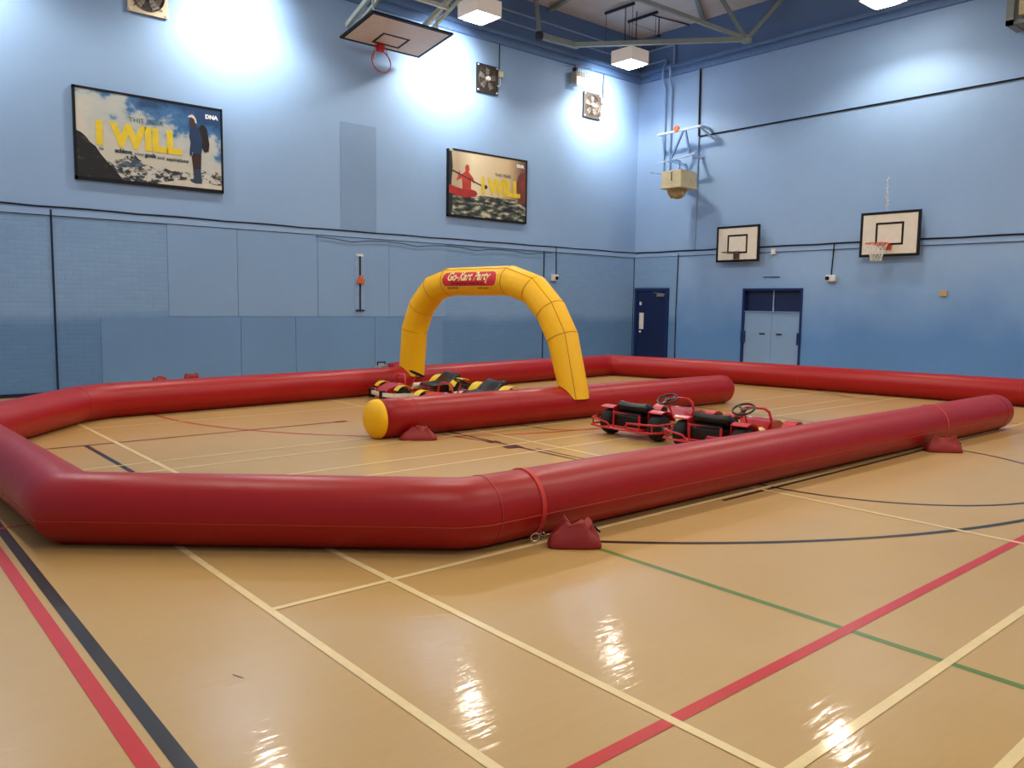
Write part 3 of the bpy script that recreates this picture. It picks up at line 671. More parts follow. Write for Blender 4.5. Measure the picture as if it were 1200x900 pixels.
# ---------------------------------------------------------------- extractor fans
m_blade = plain('fan_blade_grey', (150, 146, 140), .4, .4)
def fan(cx, cz, plate, label, s=.31, junction=True, ring=None):
    t = thing('extractor_fan', label, 'fan', (cx, YL, cz-s), 'square wall fans')
    y = YL
    mb = MB(); n = 32
    # square plate with a round hole
    o_ = []; i_ = []
    for k in range(n):
        a = 2*PI*k/n+PI/4; ca, sa = math.cos(a), math.sin(a); m = s/max(abs(ca), abs(sa)); o_.append((cx+ca*m, cz+sa*m)); i_.append((cx+ca*s*.84, cz+sa*s*.84))
    V = {}
    for nm, ring_, yy in (('of', o_, y-.05), ('if', i_, y-.05), ('ob', o_, y-.02), ('ib', i_, y-.02)): V[nm] = [mb.bm.verts.new((p[0], yy, p[1])) for p in ring_]
    for k in range(n):
        k2 = (k+1) % n
        for a_, b_ in (('of', 'if'), ('if', 'ib'), ('ib', 'ob'), ('ob', 'of')): mb.bm.faces.new((V[a_][k], V[a_][k2], V[b_][k2], V[b_][k]))
    obj('mounting_plate', mb, plate, t)
    obj('duct', MB().lathe((cx, y-.012, cz), [(s*.84, -.0), (s*.84, .01), (0, .01), (0, 0)], (0, -1, 0), 32), plain('dark_duct', (58, 50, 48), .7), t)
    bl = MB()
    for k in range(5):
        a = 2*PI*k/5+.3; pts = []
        for (r_, da) in ((.16, -.25), (.45, -.42), (.78, -.30), (.80, .20), (.48, .28), (.18, .30)):
            pts.append((cx+s*r_*math.cos(a+da), cz+s*r_*math.sin(a+da)))
        bl.prism(pts, lambda u, v, d, a=a: (u, y-.035-d-.05*((u-cx)*-math.sin(a)+(v-cz)*math.cos(a)), v), 0, .004)
    obj('fan_blades', bl, m_blade, t)
    obj('motor', MB().lathe((cx, y-.03, cz), [(0, 0), (s*.18, 0), (s*.2, .05), (s*.14, .085), (0, .09)], (0, -1, 0), 18), ring or m_white, t, True)
    g = MB()
    for R_ in (.30, .48, .66, .84): g.torus((cx, y-.095 if R_ < .8 else y-.06, cz), s*R_, .006, (0, 1, 0), 32, 6)
    for k in range(4):
        a = PI/4+PI/2*k; g.tube([(cx+s*.98*math.cos(a), y-.055, cz+s*.98*math.sin(a)), (cx+s*.8*math.cos(a), y-.09, cz+s*.8*math.sin(a)), (cx, y-.10, cz)], .007, 6)
    obj('wire_guard', g, plain('guard_wire', (110, 96, 84), .5, .5), t)
    bo = MB()
    for sx in (-1, 1):
        for sz in (-1, 1): bo.lathe((cx+sx*s*.88, y-.05, cz+sz*s*.88), [(.022, 0), (.018, .015), (0, .018)], (0, -1, 0), 10)
    obj('bolt', bo, m_white, t)
    if junction:
        obj('isolator_switch', MB().box(cx+s+.03, cx+s+.13, y-.09, y, cz+s*.35, cz+s*.75, .012), m_cream, t)
        obj('flex', MB().tube([(cx+s+.08, y-.03, cz+s*.35), (cx+s+.09, y-.03, cz-.05), (cx+s+.02, y-.04, cz-.12), (cx+s-.04, y-.07, cz-.1)], .010, 6), m_white, t)
m_plate_dk = plain('dark_fan_plate', (52, 48, 50), .5, .2)
m_plate_bg = plain('beige_fan_plate', (206, 188, 158), .5)
m_plate_mid = plain('brown_fan_plate', (78, 66, 60), .5, .2)
fan(4.47, 6.665, m_plate_bg, 'beige square wall fan cut by the top edge, left of the bright patch', .325, False, m_cream)
fan(11.79, 6.66, m_plate_dk, 'dark square wall fan right of the folded backboard')
fan(15.22, 6.645, m_plate_mid, 'brownish square wall fan nearest the room corner')

# caged floodlight
cx, cz = 14.58, 7.12
t = thing('caged_floodlight', 'small floodlight in a wire cage on the long wall beside the corner fan', 'light', (cx, YL, cz))
obj('lamp_body', MB().box(cx-.15, cx+.15, YL-.24, YL-.02, cz-.06, cz+.20, .02), plain('grey_flood_body', (168, 158, 142), .5), t)
obj('lamp_glass', MB().box(cx-.13, cx+.13, YL-.265, YL-.24, cz-.13, cz+.06, .008), emit('flood_glass', (1, .86, .66), 1.2), t)
obj('bracket', MB().box(cx-.03, cx+.03, YL-.1, YL, cz+.2, cz+.34), m_dsteel, t)
cg = MB(); n = 6
for i in range(n+1):
    f = -1+2*i/n
    z = cz+.05+f*.27; x = cx+f*.27
    cg.tube([(cx-.27, YL-.01, z), (cx-.27, YL-.36, z), (cx+.27, YL-.36, z), (cx+.27, YL-.01, z)], .005, 5)
    cg.tube([(x, YL-.01, cz-.22), (x, YL-.36, cz-.22), (x, YL-.36, cz+.32), (x, YL-.01, cz+.32)], .005, 5)
obj('wire_cage', cg, plain('cage_wire', (150, 146, 140), .5, .4), t)

# ---------------------------------------------------------------- beige boxed unit on steel bracket (right wall)
t = thing('projector_bracket', 'pale blue steel bracket frame high on the right wall above the beige box', 'bracket', (XR, 13.4, 5.3))
fx = XR-.45
m_br = plain('pale_blue_steel', (176, 192, 214), .4, .1)
mb = MB().obox((fx, 13.70, 5.97), (fx, 12.35, 6.0), .05, .05).obox((fx, 13.70, 5.97), (XR, 13.9, 6.05), .04, .04).obox((fx, 12.35, 6.0), (XR, 12.42, 6.0), .05, .05)
mb.obox((fx, 12.40, 6.0), (XR-.02, 12.25, 5.72), .04, .04)
obj('top_rail', mb, m_br, t)
obj('brace', MB().obox((fx, 12.88, 5.97), (fx, 13.26, 5.28), .045, .045), m_dkblue, t)
obj('brace', MB().obox((fx, 12.82, 5.97), (fx, 12.66, 5.36), .045, .045), m_dkblue, t)
obj('lower_rail', MB().obox((fx, 13.66, 5.25), (fx, 12.50, 5.36), .04, .04).obox((fx, 13.3, 5.28), (XR, 13.3, 5.30), .05, .08).obox((fx, 12.6, 5.30), (XR, 12.6, 5.32), .05, .06), m_br, t)
obj('arm', MB().obox((fx, 13.26, 5.28), (fx-.1, 12.70, 5.08), .06, .07).obox((fx-.1, 12.70, 5.08), (fx-.1, 12.62, 4.91), .05, .05), m_dkblue, t)
obj('pulley', MB().lathe((fx-.02, 13.08, 6.03), [(0, -.03), (.075, -.03), (.085, 0), (.075, .03), (0, .03)], (1, 0, 0), 18), m_orange, t, label='orange round pulley')
t = thing('beige_box', 'beige angular box hanging under the pale blue bracket on the right wall', 'box', (16.2, 13.0, 4.3))
m_bx = plain('beige_casing', (206, 192, 152), .6, vary=.1)
mb = MB(); mb.box(16.0, 16.62, 12.42, 13.02, 4.50, 4.90, .02)
obj('casing', mb, m_bx, t)
mb = MB().box(15.97, 16.65, 12.39, 13.05, 4.475, 4.51, .01)
obj('lower_lip', mb, m_bx, t)
rings = [(.23, 4.475), (.215, 4.40), (.19, 4.33), (.13, 4.27), (.05, 4.25)]
mb = MB(); V = []
rr_ = random.Random(5)
for r_, z in rings:
    V.append([mb.bm.verts.new((16.31+r_*math.cos(a)*rr_.uniform(.88, 1.12), 12.77+r_*1.15*math.sin(a)*rr_.uniform(.85, 1.1), z+rr_.uniform(-.015, .015)*(z < 4.46))) for a in [2*PI*k/12 for k in range(12)]])
for A_, B_ in zip(V, V[1:]):
    for k in range(12): mb.bm.faces.new((A_[k], A_[(k+1) % 12], B_[(k+1) % 12], B_[k]))
mb.bm.faces.new(V[-1])
obj('ragged_base', mb, plain('worn_foam', (176, 148, 100), .9, vary=.35, scale=20), t, label='ragged brownish underside')
obj('side_arm', MB().obox((16.3, 13.02, 4.84), (15.9, 13.30, 4.90), .03, .02).obox((16.35, 13.02, 4.82), (16.3, 13.25, 4.80), .04, .02), m_br, t)
obj('hanging_cable', MB().tube([(16.2, 12.62, 5.08), (16.15, 12.60, 4.92), (16.0, 12.62, 4.88)], .008, 6).tube([(15.99, 12.70, 4.86), (15.985, 12.70, 4.65)], .010, 6), m_dsteel, t)

# corner of the wall heater at the right top edge
t = thing('wall_heater', 'beige box heater on grey bracket at the top right edge', 'heater', (16.75, 5.3, 6.72))
obj('casing', MB().box(16.55, 16.85, 4.4, 5.50, 6.86, 7.3, .03), m_bx, t)
obj('bracket', MB().box(16.52, 16.60, 5.56, 5.68, 6.72, 7.5).box(16.52, XR, 5.56, 5.68, 6.72, 6.80).box(16.55, 16.60, 4.4, 5.6, 6.72, 6.78).box(16.60, XR, 5.45, 5.56, 6.74, 7.4), plain('grey_bracket', (130, 138, 138), .5), t)

# ---------------------------------------------------------------- inflatables
R0 = .232
def pvc(name, rgb, rough=.36, wr=.25):
    t = NT(name); v = t.coord(); c = srgb(*rgb); f = t.noise(v, 1.3, 4, .6); f2 = t.noise(v, 26, 3, .6)
    cc = t.mix(f, tuple(x*.93 for x in c[:3])+(1,), tuple(x*1.06 for x in c[:3])+(1,)); cc = t.mix(1.0, cc, t.mix(f2, (.97, .96, .96, 1), (1.03, 1.03, 1.03, 1)), 'MULTIPLY')
    t.l(cc, t.b.inputs['Base Color']); t.set('Specular IOR Level', .38)
    mr = t.n('ShaderNodeMapRange'); mr.inputs['To Min'].default_value = rough-.05; mr.inputs['To Max'].default_value = rough+.10; t.l(f2, mr.inputs['Value']); t.l(mr.outputs[0], t.b.inputs['Roughness'])
    b1 = t.bump(t.noise(t.coord((1, 1, 1)), 3.2, 4, .55), wr, .02); b2 = t.bump(t.noise(v, 420, 1), .06, .0008, b1); t.l(b2, t.b.inputs['Normal'])
    return t.m
m_rpvc = pvc('red_pvc', (164, 14, 15)); m_ypvc = pvc('yellow_pvc', (250, 190, 12), .5, .35); m_rseam = plain('red_welded_seam', (160, 26, 26), .45)
m_strap = plain('orange_red_strap', (206, 50, 40), .6)

def fillet(P, cuts):
    out = []
    for i, p in enumerate(P):
        p = Vector((*p, R0))
        c = cuts.get(i, 0)
        if c:
            a = Vector((*P[i-1], R0)); b = Vector((*P[i+1], R0))
            out += [p+(a-p).normalized()*c, p+(b-p).normalized()*c]
        else: out.append(p)
    return out
def densify(P, step=.35):
    out = []
    for a, b in zip(P, P[1:]):
        k = max(1, int((b-a).length/step))
        for i in range(k): out.append(a.lerp(b, i/k))
    out.append(P[-1]); return out
def inflate(P, r=R0, n=40, endcap=(None, None)):
    """round tube with mitred bends, resting with a small flat on the floor; optional dome ends"""
    mb = MB()
    pts = list(P); rs = [r]*len(pts)
    def dome(p, d, L):
        ps, rr = [], []
        for k in range(1, 7):
            a = k/6*PI/2; ps.append(p+d*L*math.sin(a)); rr.append(max(.004, r*math.cos(a)))
        return ps, rr
    if endcap[0]:
        ps, rr = dome(pts[0], (pts[0]-pts[1]).normalized(), endcap[0]); pts = list(reversed(ps))+pts; rs = list(reversed(rr))+rs
    if endcap[1]:
        ps, rr = dome(pts[-1], (pts[-1]-pts[-2]).normalized(), endcap[1]); pts = pts+ps; rs = rs+rr
    mb.tube(pts, rs, n)
    return mb
def flatten(mb):
    for v in mb.bm.verts:
        if v.co.z < .014: v.co.z = .004
    return mb
def ring_at(p, d, r, w_, mb=None):
    mb = mb or MB(); d = Vector(d).normalized(); p = Vector(p)
    prof = [(r-.003, -w_/2), (r+.0035, -w_/2), (r+.0035, w_/2), (r-.003, w_/2), (r-.003, -w_/2)]
    mb.lathe(p, prof, d, 40); return mb
outer = [(12.10, 3.945), (3.14, 4.087), (1.187, 5.787), (1.054, 9.652), (2.62, 11.60), (13.75, 12.50), (14.47, 9.92), (16.1, -.3)]
P = fillet(outer, {1: .06, 4: .25, 5: .12, 6: .10})
t = thing('inflatable_barrier', 'long red inflatable tube barrier bending around the outside of the kart track', 'barrier', (7.0, 7.0, 0), 'red inflatable track barriers')
obj('barrier_tube', flatten(inflate(densify(P), endcap=(.16, .12))), m_rpvc, t, 'all')
def along(i, x):   # point on leg i at parameter
    a, b = Vector((*outer[i], R0)), Vector((*outer[i+1], R0)); return a.lerp(b, x), (b-a)
for i, x in [(0, .02), (0, .986), (3, .86), (4, .025), (4, .965), (5, .99), (6, .16), (6, .52)]:
    p, d = along(i, x); obj('seam', flatten(ring_at(p, d, R0, .012)), m_rseam, t, True)
# lengthwise welded seams on the outer flank, a little below the middle
def side_seam(P, side, ang, r=R0, th=.0035):
    out = []
    for i, p in enumerate(P):
        d1 = (p-P[i-1]).normalized() if i else (P[1]-P[0]).normalized(); d2 = (P[i+1]-p).normalized() if i < len(P)-1 else d1
        t_ = (d1+d2).normalized(); s = Vector((t_.y, -t_.x, 0))*side; k = 1/max(.5, math.cos(d1.angle(d2)/2))
        out.append(p + s*(math.cos(ang)*(r+.001)*k) + Vector((0, 0, math.sin(ang)*(r+.001))))
    return MB().tube(out, th, 6)
Pd = densify(P)
obj('seam', side_seam(Pd, -1, math.radians(-9)), plain('side_seam_lit_red', (176, 34, 32), .4), t, True, label='lengthwise welded seam')  # lighter red: light caught by the ridge, put into its colour
# belt strap near the front bend, and the thin one near the open end
p, d = along(0, .945)
obj('strap', flatten(ring_at(p, (d.x, d.y+.05*abs(d.x), 0), R0+.004, .035)), m_strap, t, True, label='orange red strap around the tube')
p2, d2 = along(0, .228)
obj('strap', flatten(ring_at(p2, (d2.x, d2.y+.10*abs(d2.x), 0), R0+.004, .014)), plain('pale_red_strap', (214, 96, 84), .6), t, True, label='thin pale red strap')
hk = Vector((3.55, 3.86, .05))
mb = MB().torus(hk, .03, .005, (.5, 1, .3), 16, 6)
for i in range(7):
    mb.torus(hk+Vector((.035+.026*i, -.018*i+.01, .012 - .002*i)), .016, .0035, (1, 0, 0) if i % 2 else (0, .3, 1), 10, 5)
obj('tie_chain', mb, plain('bright_steel', (210, 212, 215), .25, .9), t, label='shiny ring and chain')

Ma, Mb_ = Vector((4.92, 8.105, R0)), Vector((11.38, 7.835, R0))
t = thing('inflatable_barrier', 'shorter straight red inflatable tube with a yellow end, under the arch foot', 'barrier', (8.1, 8.0, 0), 'red inflatable track barriers')
obj('barrier_tube', flatten(inflate(densify([Ma, Mb_]), endcap=(None, .16))), m_rpvc, t, 'all')
mb = inflate([Ma+Vector((.002, 0, 0)), Ma+Vector((-.03, .001, 0))], endcap=(None, .125))
obj('end_cap', flatten(mb), m_ypvc, t, 'all', label='yellow domed end')
for x in (5.34, 6.9, 8.6, 10.2, 11.32):
    f = (x-Ma.x)/(Mb_.x-Ma.x); obj('seam', flatten(ring_at(Ma.lerp(Mb_, f), Mb_-Ma, R0, .010)), m_rseam, t, True)

# arch
AX = 7.955; RA = .225
def mz(y, yc): return max(R0 + math.sqrt(max(0, R0**2-(y-yc)**2)) + .004, .30)
ycl, ycr = 12.012, 7.979
arch_c = [(11.965, .33), (11.885, 1.13), (11.66, 1.53), (11.27, 1.84), (10.80, 1.945), (9.28, 1.945), (8.76, 1.80), (8.40, 1.50), (8.15, 1.13), (7.91, .33)]
P = [Vector((AX, y, z)) for y, z in arch_c]
t = thing('inflatable_arch', 'yellow inflatable arch standing across two red track tubes', 'arch', (AX, 9.97, .33))
mb = MB().tube(P, RA, 36, cap=False)
mb.bm.verts.ensure_lookup_table(); vv = list(mb.bm.verts)
for v in vv[:36]: v.co.z = mz(v.co.y, ycl)
for v in vv[-36:]: v.co.z = mz(v.co.y, ycr)
obj('arch_tube', mb, m_ypvc, t, 'all')
m_yseam = plain('yellow_seam', (176, 116, 14), .6)
for i in range(1, len(P)-1):
    d1, d2 = (P[i]-P[i-1]).normalized(), (P[i+1]-P[i]).normalized(); dd = (d1+d2)
    obj('seam', ring_at(P[i], dd, RA+.001, .008), m_yseam, t, True)
def arch_seam(sgn):
    out = []
    for i, p in enumerate(P):
        d1 = (p-P[i-1]).normalized() if i else (P[1]-P[0]).normalized(); d2 = (P[i+1]-p).normalized() if i < len(P)-1 else d1
        tt = (d1+d2).normalized(); o_ = Vector((0, -tt.z, tt.y)); o_ = o_ if o_.dot(p-Vector((AX, 9.97, .6))) > 0 else -o_
        k = 1/math.cos(d1.angle(d2)/2); z0_ = 0
        q_ = p + o_*(RA*.83*k) + Vector((sgn*RA*.56, 0, 0)); out.append(q_)
    out[0].z = mz(out[0].y, ycl)+.01; out[-1].z = mz(out[-1].y, ycr)+.01
    return MB().tube(out, .005, 6)
obj('seam', arch_seam(-1), m_yseam, t, True, label='lengthwise seam along the outer edge')
# banner on the -X side of the top bar, wrapped on the round
def on_bar(yc, zc):
    def fn(u, v, d):
        a = math.radians(8)+v/RA; r = RA+.003+d
        return (AX-r*math.cos(a), yc-u, zc+r*math.sin(a))
    return fn
bf = on_bar(10.06, 1.945)
def rrect(w_, h, rad, n=6, sh=0):
    out = []
    for cx_, cy_, a0 in ((w_/2-rad, h/2-rad, 0), (-w_/2+rad, h/2-rad, 90), (-w_/2+rad, -h/2+rad, 180), (w_/2-rad, -h/2+rad, 270)):
        for k in range(n+1):
            a = math.radians(a0+90*k/n); out.append((cx_+rad*math.cos(a), cy_+rad*math.sin(a)))
    return out
def patch_mesh(fn, w_, h, rad, d):
    """rounded rectangle curved with the bar: vertical slices"""
    mb = MB(); n = 72; rows = 8; prev = None
    for i in range(n+1):
        x = -w_/2 + w_*i/n; e = w_/2-abs(x); hh = h/2 - (rad-math.sqrt(max(0, rad**2-(rad-e)**2)) if e < rad else 0)
        c_ = [mb.bm.verts.new(fn(x, -hh+2*hh*j/rows, d)) for j in range(rows+1)]
        if prev:
            for j in range(rows):
                try: mb.bm.faces.new((prev[j], c_[j], c_[j+1], prev[j+1]))
                except ValueError: pass
        prev = c_
    return mb
obj('banner_edge', patch_mesh(bf, 1.42, .255, .125, .001), plain('banner_gold_edge', (246, 206, 90), .5), t, 'all')
ban = obj('banner', patch_mesh(bf, 1.38, .225, .11, .003), plain('banner_red', (214, 36, 40), .45), t, 'all', label='red rounded banner reading Go-Kart Party')
gf = lambda ou, ov: (lambda u, v, d: bf(ou+u, ov+v, .005+d))
obj('lettering', text_mb('Go-Kart Party', .185, gf(-.02, -.022), shear=.35, bold=.004, align='CENTER', xs=1.0), plain('banner_cream_letters', (250, 236, 170), .5), ban)
obj('lettering', text_mb('The party that comes to you', .075, gf(-.03, -.088), shear=.2, align='CENTER'), plain('banner_dark_letters', (112, 16, 26), .5), ban)
obj('lettering', text_mb('0800 000 000', .05, gf(-.56, -.158)), plain('banner_brown_letters', (120, 70, 20), .5), t).name = 'lettering'
obj('lettering', text_mb('Book a party', .05, gf(.22, -.158)), _pm['banner_brown_letters'], t)

# ---------------------------------------------------------------- sandbags
m_bag = pvc('red_sandbag_pvc', (150, 38, 34), .5, .6)
def sandbag(x, y, rot, w_, dp, h, label, seed, z=0.0, gather=.5):
    rr_ = random.Random(seed); mb = MB(); n = 44; V = []
    lv = [(0, .98), (.08, 1.0), (.25, .95), (.45, .86), (.62, .74), (.78, .62), (.90, .52), (1.0, .50)]
    ph = [rr_.uniform(0, 6) for _ in range(4)]
    for (hz, sc) in lv:
        ring = []
        for k in range(n):
            a = 2*PI*k/n; ca, sa = math.cos(a), math.sin(a); e = .45
            ux = abs(ca)**e*(1 if ca > 0 else -1); uy = abs(sa)**e*(1 if sa > 0 else -1)
            fold = 1+(.20*math.sin(5*a+ph[0])+.16*(1-2*abs(math.sin(4.5*a+ph[1]))))*max(0, hz-.25)*1.2
            drop = (.13*(1-2*abs(math.sin(1.5*a+ph[2])))+.16*(1-2*abs(math.sin(2.5*a+ph[3]))))*max(0, hz-.35)*(1.5 if h < .3 else .35)
            ring.append(mb.bm.verts.new((ux*w_/2*sc*fold + .12*w_*gather*max(0, hz-.5), uy*dp/2*(sc**1.25)*fold, .003+z+h*(hz+drop))))
        V.append(ring)
    for A_, B_ in zip(V, V[1:]):
        for k in range(n): mb.bm.faces.new((A_[k], A_[(k+1) % n], B_[(k+1) % n], B_[k]))
    mb.bm.faces.new(list(reversed(V[0])))
    c_ = mb.bm.verts.new((.05*w_, 0, z+h*.55))
    for k in range(n): mb.bm.faces.new((V[-1][k], V[-1][(k+1) % n], c_))
    t = thing('sandbag', label, 'sandbag', (0, 0, 0), 'red ballast sandbags')
    obj('bag_body', mb, m_bag, t, 'all')
    nb = MB().tube([(.28*w_, -.1*dp, z+h*.75), (.36*w_, 0, z+h*.8), (.42*w_, .05*dp, z+h*.66), (.46*w_, -.02, z+h*.62)], .007, 6)
    obj('drawstring', nb, m_black, t, True)
    t.location = (x, y, 0); t.rotation_euler = (0, 0, rot)
    return t
sandbag(3.73, 3.67, math.radians(-40), .36, .17, .17, 'red sandbag with folded top in front, beside the strap and chain', 11)
sandbag(9.60, 3.63, math.radians(-48), .40, .20, .16, 'crumpled dark red sandbag beside the open end of the long tube', 12)
sandbag(5.25, 7.76, math.radians(-35), .44, .20, .14, 'red sandbag lying against the yellow ended tube', 13)
sandbag(4.02, 13.2, math.radians(-20), .36, .24, .36, 'leftmost of the two red bags behind the back tube', 14)
sandbag(4.50, 13.15, math.radians(-20), .36, .24, .40, 'right one of the two red bags behind the back tube', 15)
# blower
t = thing('air_blower', 'grey air blower with a red sleeve behind the back tube left of the arch', 'blower', (8.05, 13.1, 0))
m_grey = plain('grey_plastic_blower', (120, 128, 134), .5)
mb = MB().lathe((8.05, 13.15, .27), [(0, -.13), (.14, -.13), (.155, -.10), (.155, .10), (.14, .13), (0, .13)], (0, 1, 0), 24)
mb.box(7.93, 8.17, 13.03, 13.27, .004, .12, .01)
obj('blower_body', mb, m_grey, t, True)
obj('blower_handle', MB().tube([(7.97, 13.15, .40), (7.97, 13.15, .46), (8.13, 13.15, .46), (8.13, 13.15, .40)], .012, 8), m_black, t)
obj('sleeve', MB().tube([(8.17, 13.12, .33), (8.35, 12.95, .36), (8.6, 12.75, .34), (8.85, 12.55, .28), (8.93, 12.42, .24)], [.10, .115, .11, .10, .09], 18), m_rpvc, t, 'all', label='red inflation sleeve')

# ---------------------------------------------------------------- go karts
m_tyre = plain('kart_tyre', (13, 13, 14), .75, bump=.6, scale=12); m_seat = plain('kart_seat_black', (7, 7, 9), .35, spec=.5)
m_kred = plain('kart_red_paint', (196, 28, 34), .3, coat=.4); m_kyel = plain('kart_yellow_plastic', (240, 204, 40), .35, coat=.3)
m_hub = plain('kart_hub', (130, 130, 132), .4, .5); m_cr = plain('kart_cream_plastic', (226, 218, 190), .4)
def make_kart(kind, label):
    t = thing('go_kart', label, 'go-kart', (0, 0, 0), 'small pedal height go karts')
    guard = m_kred if kind == 'red' else m_kyel
    # chassis
    mb = MB()
    for s in (-1, 1):
        mb.tube([(-.16, s*.24, .13), (.30, s*.24, .11), (.80, s*.16, .10), (1.16, s*.13, .12)], .014, 8)
        mb.cyl((0, s*.10, .165), (0, s*.30, .165), .013, 8)
    mb.tube([(-.16, .24, .13), (-.16, -.24, .13)], .014, 8).tube([(.42, .22, .11), (.42, -.22, .11)], .012, 8).tube([(1.05, .36, .15), (1.05, -.36, .15)], .013, 8)
    mb.tube([(-.16, .20, .13), (-.16, .20, .30), (-.16, -.20, .30), (-.16, -.20, .13)], .013, 8)
    obj('chassis', mb, m_kred, t, True)
    obj('floor_pan', MB().box(.25, .98, -.15, .15, .095, .105, .003), m_kred, t)
    # battery / engine box under and behind the seat
    obj('motor_box', MB().box(-.14, .20, -.21, .21, .09, .275, .02).box(-.10, .12, -.17, .17, .27, .31, .02), m_seat, t)
    # bumpers
    z = .13
    mb = MB().tube([(.12, .50, z), (-.14, .52, z), (-.27, .46, z), (-.31, .30, z), (-.31, -.30, z), (-.27, -.46, z), (-.14, -.52, z), (.34, -.50, z), (.44, -.44, z+.03)], .013, 8)
    mb.tube([(.0, .50, z+.01), (-.12, .52, z+.09), (-.25, .46, z+.09), (-.29, .34, z+.08), (-.29, .20, z+.06), (-.27, .14, z)], .012, 8)
    mb.tube([(-.29, -.08, z), (-.29, -.12, z+.08), (-.27, -.40, z+.09), (-.20, -.51, z+.09), (.20, -.53, z+.10), (.44, -.48, z+.08), (.46, -.40, z+.02)], .012, 8)
    for y in (.24, -.24): mb.cyl((-.31, y, z), (-.14, y, z), .011, 8)
    for p_ in ((-.26, .44), (-.25, -.46), (.1, -.515)): mb.cyl((*p_, z), (*p_, z+.09), .010, 8)
    obj('rear_bumper', mb, m_kred, t, True)
    # wheels
    def wheel(x, y, R_, w_, side):
        h = w_/2
        prof = [(R_*.45, -h), (R_*.82, -h), (R_*.95, -h*.8), (R_, -h*.45), (R_, h*.45), (R_*.95, h*.8), (R_*.82, h), (R_*.45, h), (R_*.45, -h)]
        o = obj('wheel', MB().lathe((x, y, R_+.003), prof, (0, 1, 0), 28), m_tyre, t, True)
        hp = MB().lathe((x, y, R_+.003), [(0, -h*.5), (R_*.44, -h*.55), (R_*.46, 0), (R_*.44, h*.55), (0, h*.5)], (0, 1, 0), 20)
        hp.lathe((x, y+side*h*.5, R_+.003), [(.03, -.01), (.03, .03), (0, .035)], (0, side, 0), 12)
        obj('hub', hp, m_hub, o, True)
    for s in (-1, 1):
        wheel(0, s*.37, .158, .15, s); wheel(1.05, s*.40, .125, .10, s)
    # mudguards: curved shells with inner cheek
    def mudguard(x, y, R_, w_, a0, a1, side, zc, m, th=.008, cheek=True):
        mb = MB(); n = 12; A_ = []
        for i in range(n+1):
            a = math.radians(a0+(a1-a0)*i/n); A_.append([mb.bm.verts.new((x-(R_+q_)*math.cos(a), y+yy, zc+(R_+q_)*math.sin(a))) for yy, q_ in ((-w_/2, 0), (w_/2, 0), (w_/2, th), (-w_/2, th))])
        for i in range(n):
            for j in range(4): mb.bm.faces.new((A_[i][j], A_[i][(j+1) % 4], A_[i+1][(j+1) % 4], A_[i+1][j]))
        mb.bm.faces.new(A_[0]); mb.bm.faces.new(list(reversed(A_[-1])))
        if cheek:
            pts = [(x-(R_)*math.cos(math.radians(a0+(a1-a0)*i/n)), zc+R_*math.sin(math.radians(a0+(a1-a0)*i/n))) for i in range(n+1)]
            pts += [(pts[-1][0], zc-.01), (pts[0][0], zc-.01)]
            yy = y-side*w_/2
            mb.prism(pts, lambda u, v, d: (u, yy+side*d, v), 0, .006)
        obj('mudguard', mb, m, t, True)
    for s in (-1, 1):
        mudguard(0, s*.37, .190, .20, 62, 158, s, .165, guard, th=.010)
        mudguard(1.05, s*.40, .150, .15, 35, 150, s, .135, guard, cheek=False)
    # seat
    mb = MB(); prof = [(.50, .22), (.48, .265), (.30, .25), (.18, .275), (.12, .34), (.03, .425), (-.05, .43), (-.08, .39), (-.06, .31), (.04, .28), (.14, .22), (.46, .205)]
    V = []
    for y, sc, dz in ((-.235, .92, -.03), (-.21, 1, .02), (-.15, 1, .0), (0, 1, -.012), (.15, 1, .0), (.21, 1, .02), (.235, .92, -.03)):
        V.append([mb.bm.verts.new((u, y, v_+(dz if v_ > .2 else 0)*(1 if i in (1, 2, 3, 4, 5, 6) else .2))) for i, (u, v_) in enumerate(prof)])
    for A_, B_ in zip(V, V[1:]):
        for k in range(len(prof)): mb.bm.faces.new((A_[k], A_[(k+1) % len(prof)], B_[(k+1) % len(prof)], B_[k]))
    mb.bm.faces.new(V[0]); mb.bm.faces.new(list(reversed(V[-1])))
    obj('seat', mb, m_seat, t, True, sub=1)
    # steering
    sc_ = Vector((.63, 0, .425)); axs = Vector((-.42, 0, .9)).normalized()
    mb = MB().torus(sc_, .125, .013, axs, 28, 8); s1 = axs.cross(Vector((0, 1, 0))).normalized(); s2 = Vector((0, 1, 0))
    for a in (90, 210, 330): mb.obox(sc_-axs*.01, sc_+(s1*math.sin(math.radians(a))+s2*math.cos(math.radians(a)))*.12, .026, .008, up=axs)
    mb.lathe(sc_-axs*.02, [(0, 0), (.035, 0), (.035, .022), (0, .026)], axs, 14)
    obj('steering_wheel', mb, m_seat, t, True)
    obj('steering_column', MB().cyl(sc_-axs*.02, (.78, 0, .13), .012, 8), m_kred, t)
    # foot hoop
    mb = MB().tube([(.93, .19, .12), (.93, .19, .30), (.92, .165, .385), (.91, .11, .42), (.91, -.11, .42), (.92, -.165, .385), (.93, -.19, .30), (.93, -.19, .12)], .016, 10)
    if kind == 'yellow': mb.tube([(.93, .19, .25), (.93, -.19, .25)], .012, 8)
    obj('front_hoop', mb, m_kred, t, True)
    # nose
    nz = MB(); prof = [(.84, .15), (.90, .27), (1.04, .285), (1.22, .22), (1.30, .13), (1.22, .095), (.88, .10)]
    ws = [.16, .20, .24, .22, .17, .17, .16]
    L_ = [nz.bm.verts.new((u, ws[i], v_)) for i, (u, v_) in enumerate(prof)]; Rg = [nz.bm.verts.new((u, -ws[i], v_)) for i, (u, v_) in enumerate(prof)]
    C_ = [nz.bm.verts.new((u+.02*(i in (3, 4)), 0, v_+.012*(i in (1, 2, 3)))) for i, (u, v_) in enumerate(prof)]
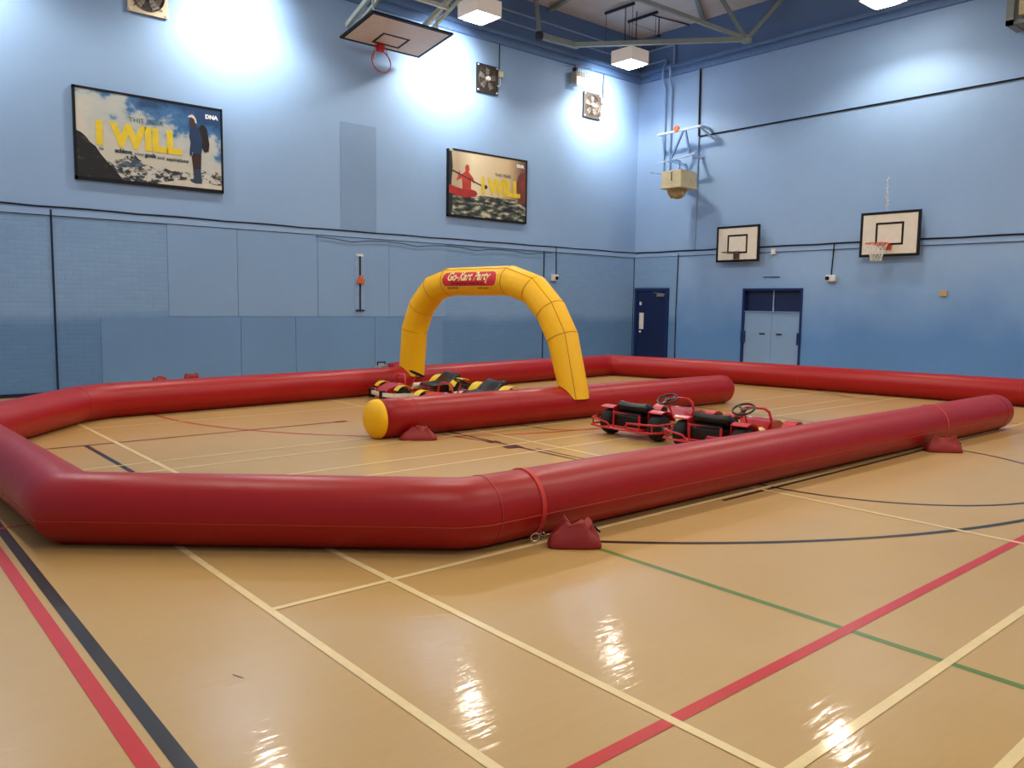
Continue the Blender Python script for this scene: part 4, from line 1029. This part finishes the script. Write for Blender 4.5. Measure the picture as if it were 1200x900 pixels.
    k_ = len(prof)
    for i in range(k_):
        j = (i+1) % k_
        nz.bm.faces.new((L_[i], L_[j], C_[j], C_[i])); nz.bm.faces.new((C_[i], C_[j], Rg[j], Rg[i]))
    nz.bm.faces.new(L_); nz.bm.faces.new(list(reversed(Rg)))
    nose = obj('nose_panel', nz, guard if kind == 'red' else m_kred, t, True)
    st = MB()
    for (x_, y_) in ((1.0, .12), (1.05, -.1), (1.13, .05)): st.lathe((x_, y_, .283-.07*max(0, x_-1.0)/.18+.006), [(0, 0), (.024, 0), (.022, .006), (0, .007)], (0, 0, 1), 12)
    obj('sticker', st, m_ptwhite, nose, label='small white round stickers')
    # cream side tanks and, on the yellow karts, a cream bumper
    obj('side_tank', MB().lathe((.50, -.27, .20), [(0, -.09), (.045, -.09), (.055, -.07), (.055, .07), (.045, .09), (0, .09)], (1, 0, 0), 18), m_cr if kind == 'yellow' else plain('kart_pale_yellow', (222, 202, 120), .4), t, True)
    if kind == 'yellow':
        mb = MB()
        pth = [(.55, -.46, .13), (1.0, -.50, .14), (1.24, -.46, .14), (1.34, -.30, .14), (1.36, 0, .14), (1.34, .30, .14), (1.24, .46, .14), (1.0, .50, .14), (.55, .46, .13)]
        for a_, b_ in zip(pth, pth[1:]): mb.obox(a_, b_, .03, .06)
        fb = obj('front_bumper', mb, m_cr, t, label='cream flat bumper')
        for y_ in (.22, -.22): obj('bumper_clamp', MB().box(1.30, 1.375, y_-.045, y_+.045, .05, .20, .008), m_seat, fb)
        obj('tail_panel', MB().box(-.13, -.06, -.16, .16, .26, .34, .02), m_kyel, t)
    return t
ka = make_kart('red', 'red go kart parked nearest the yellow arch foot, left of the other red kart')
kb = copy_tree(ka); kb['label'] = 'red go kart half hidden by the front tube, right of the other red kart'
kc = make_kart('yellow', 'yellow and red go kart with cream bumper under the left arch leg')
kd = copy_tree(kc); kd['label'] = 'yellow and red go kart behind the middle tube, right of its twin'
for o, x, y, a in ((ka, 7.46, 6.36, 1), (kb, 7.42, 5.20, 3), (kc, 8.05, 10.92, 171), (kd, 7.85, 9.50, 178)):
    o.location = (x, y, 0); o.rotation_euler = (0, 0, math.radians(a))
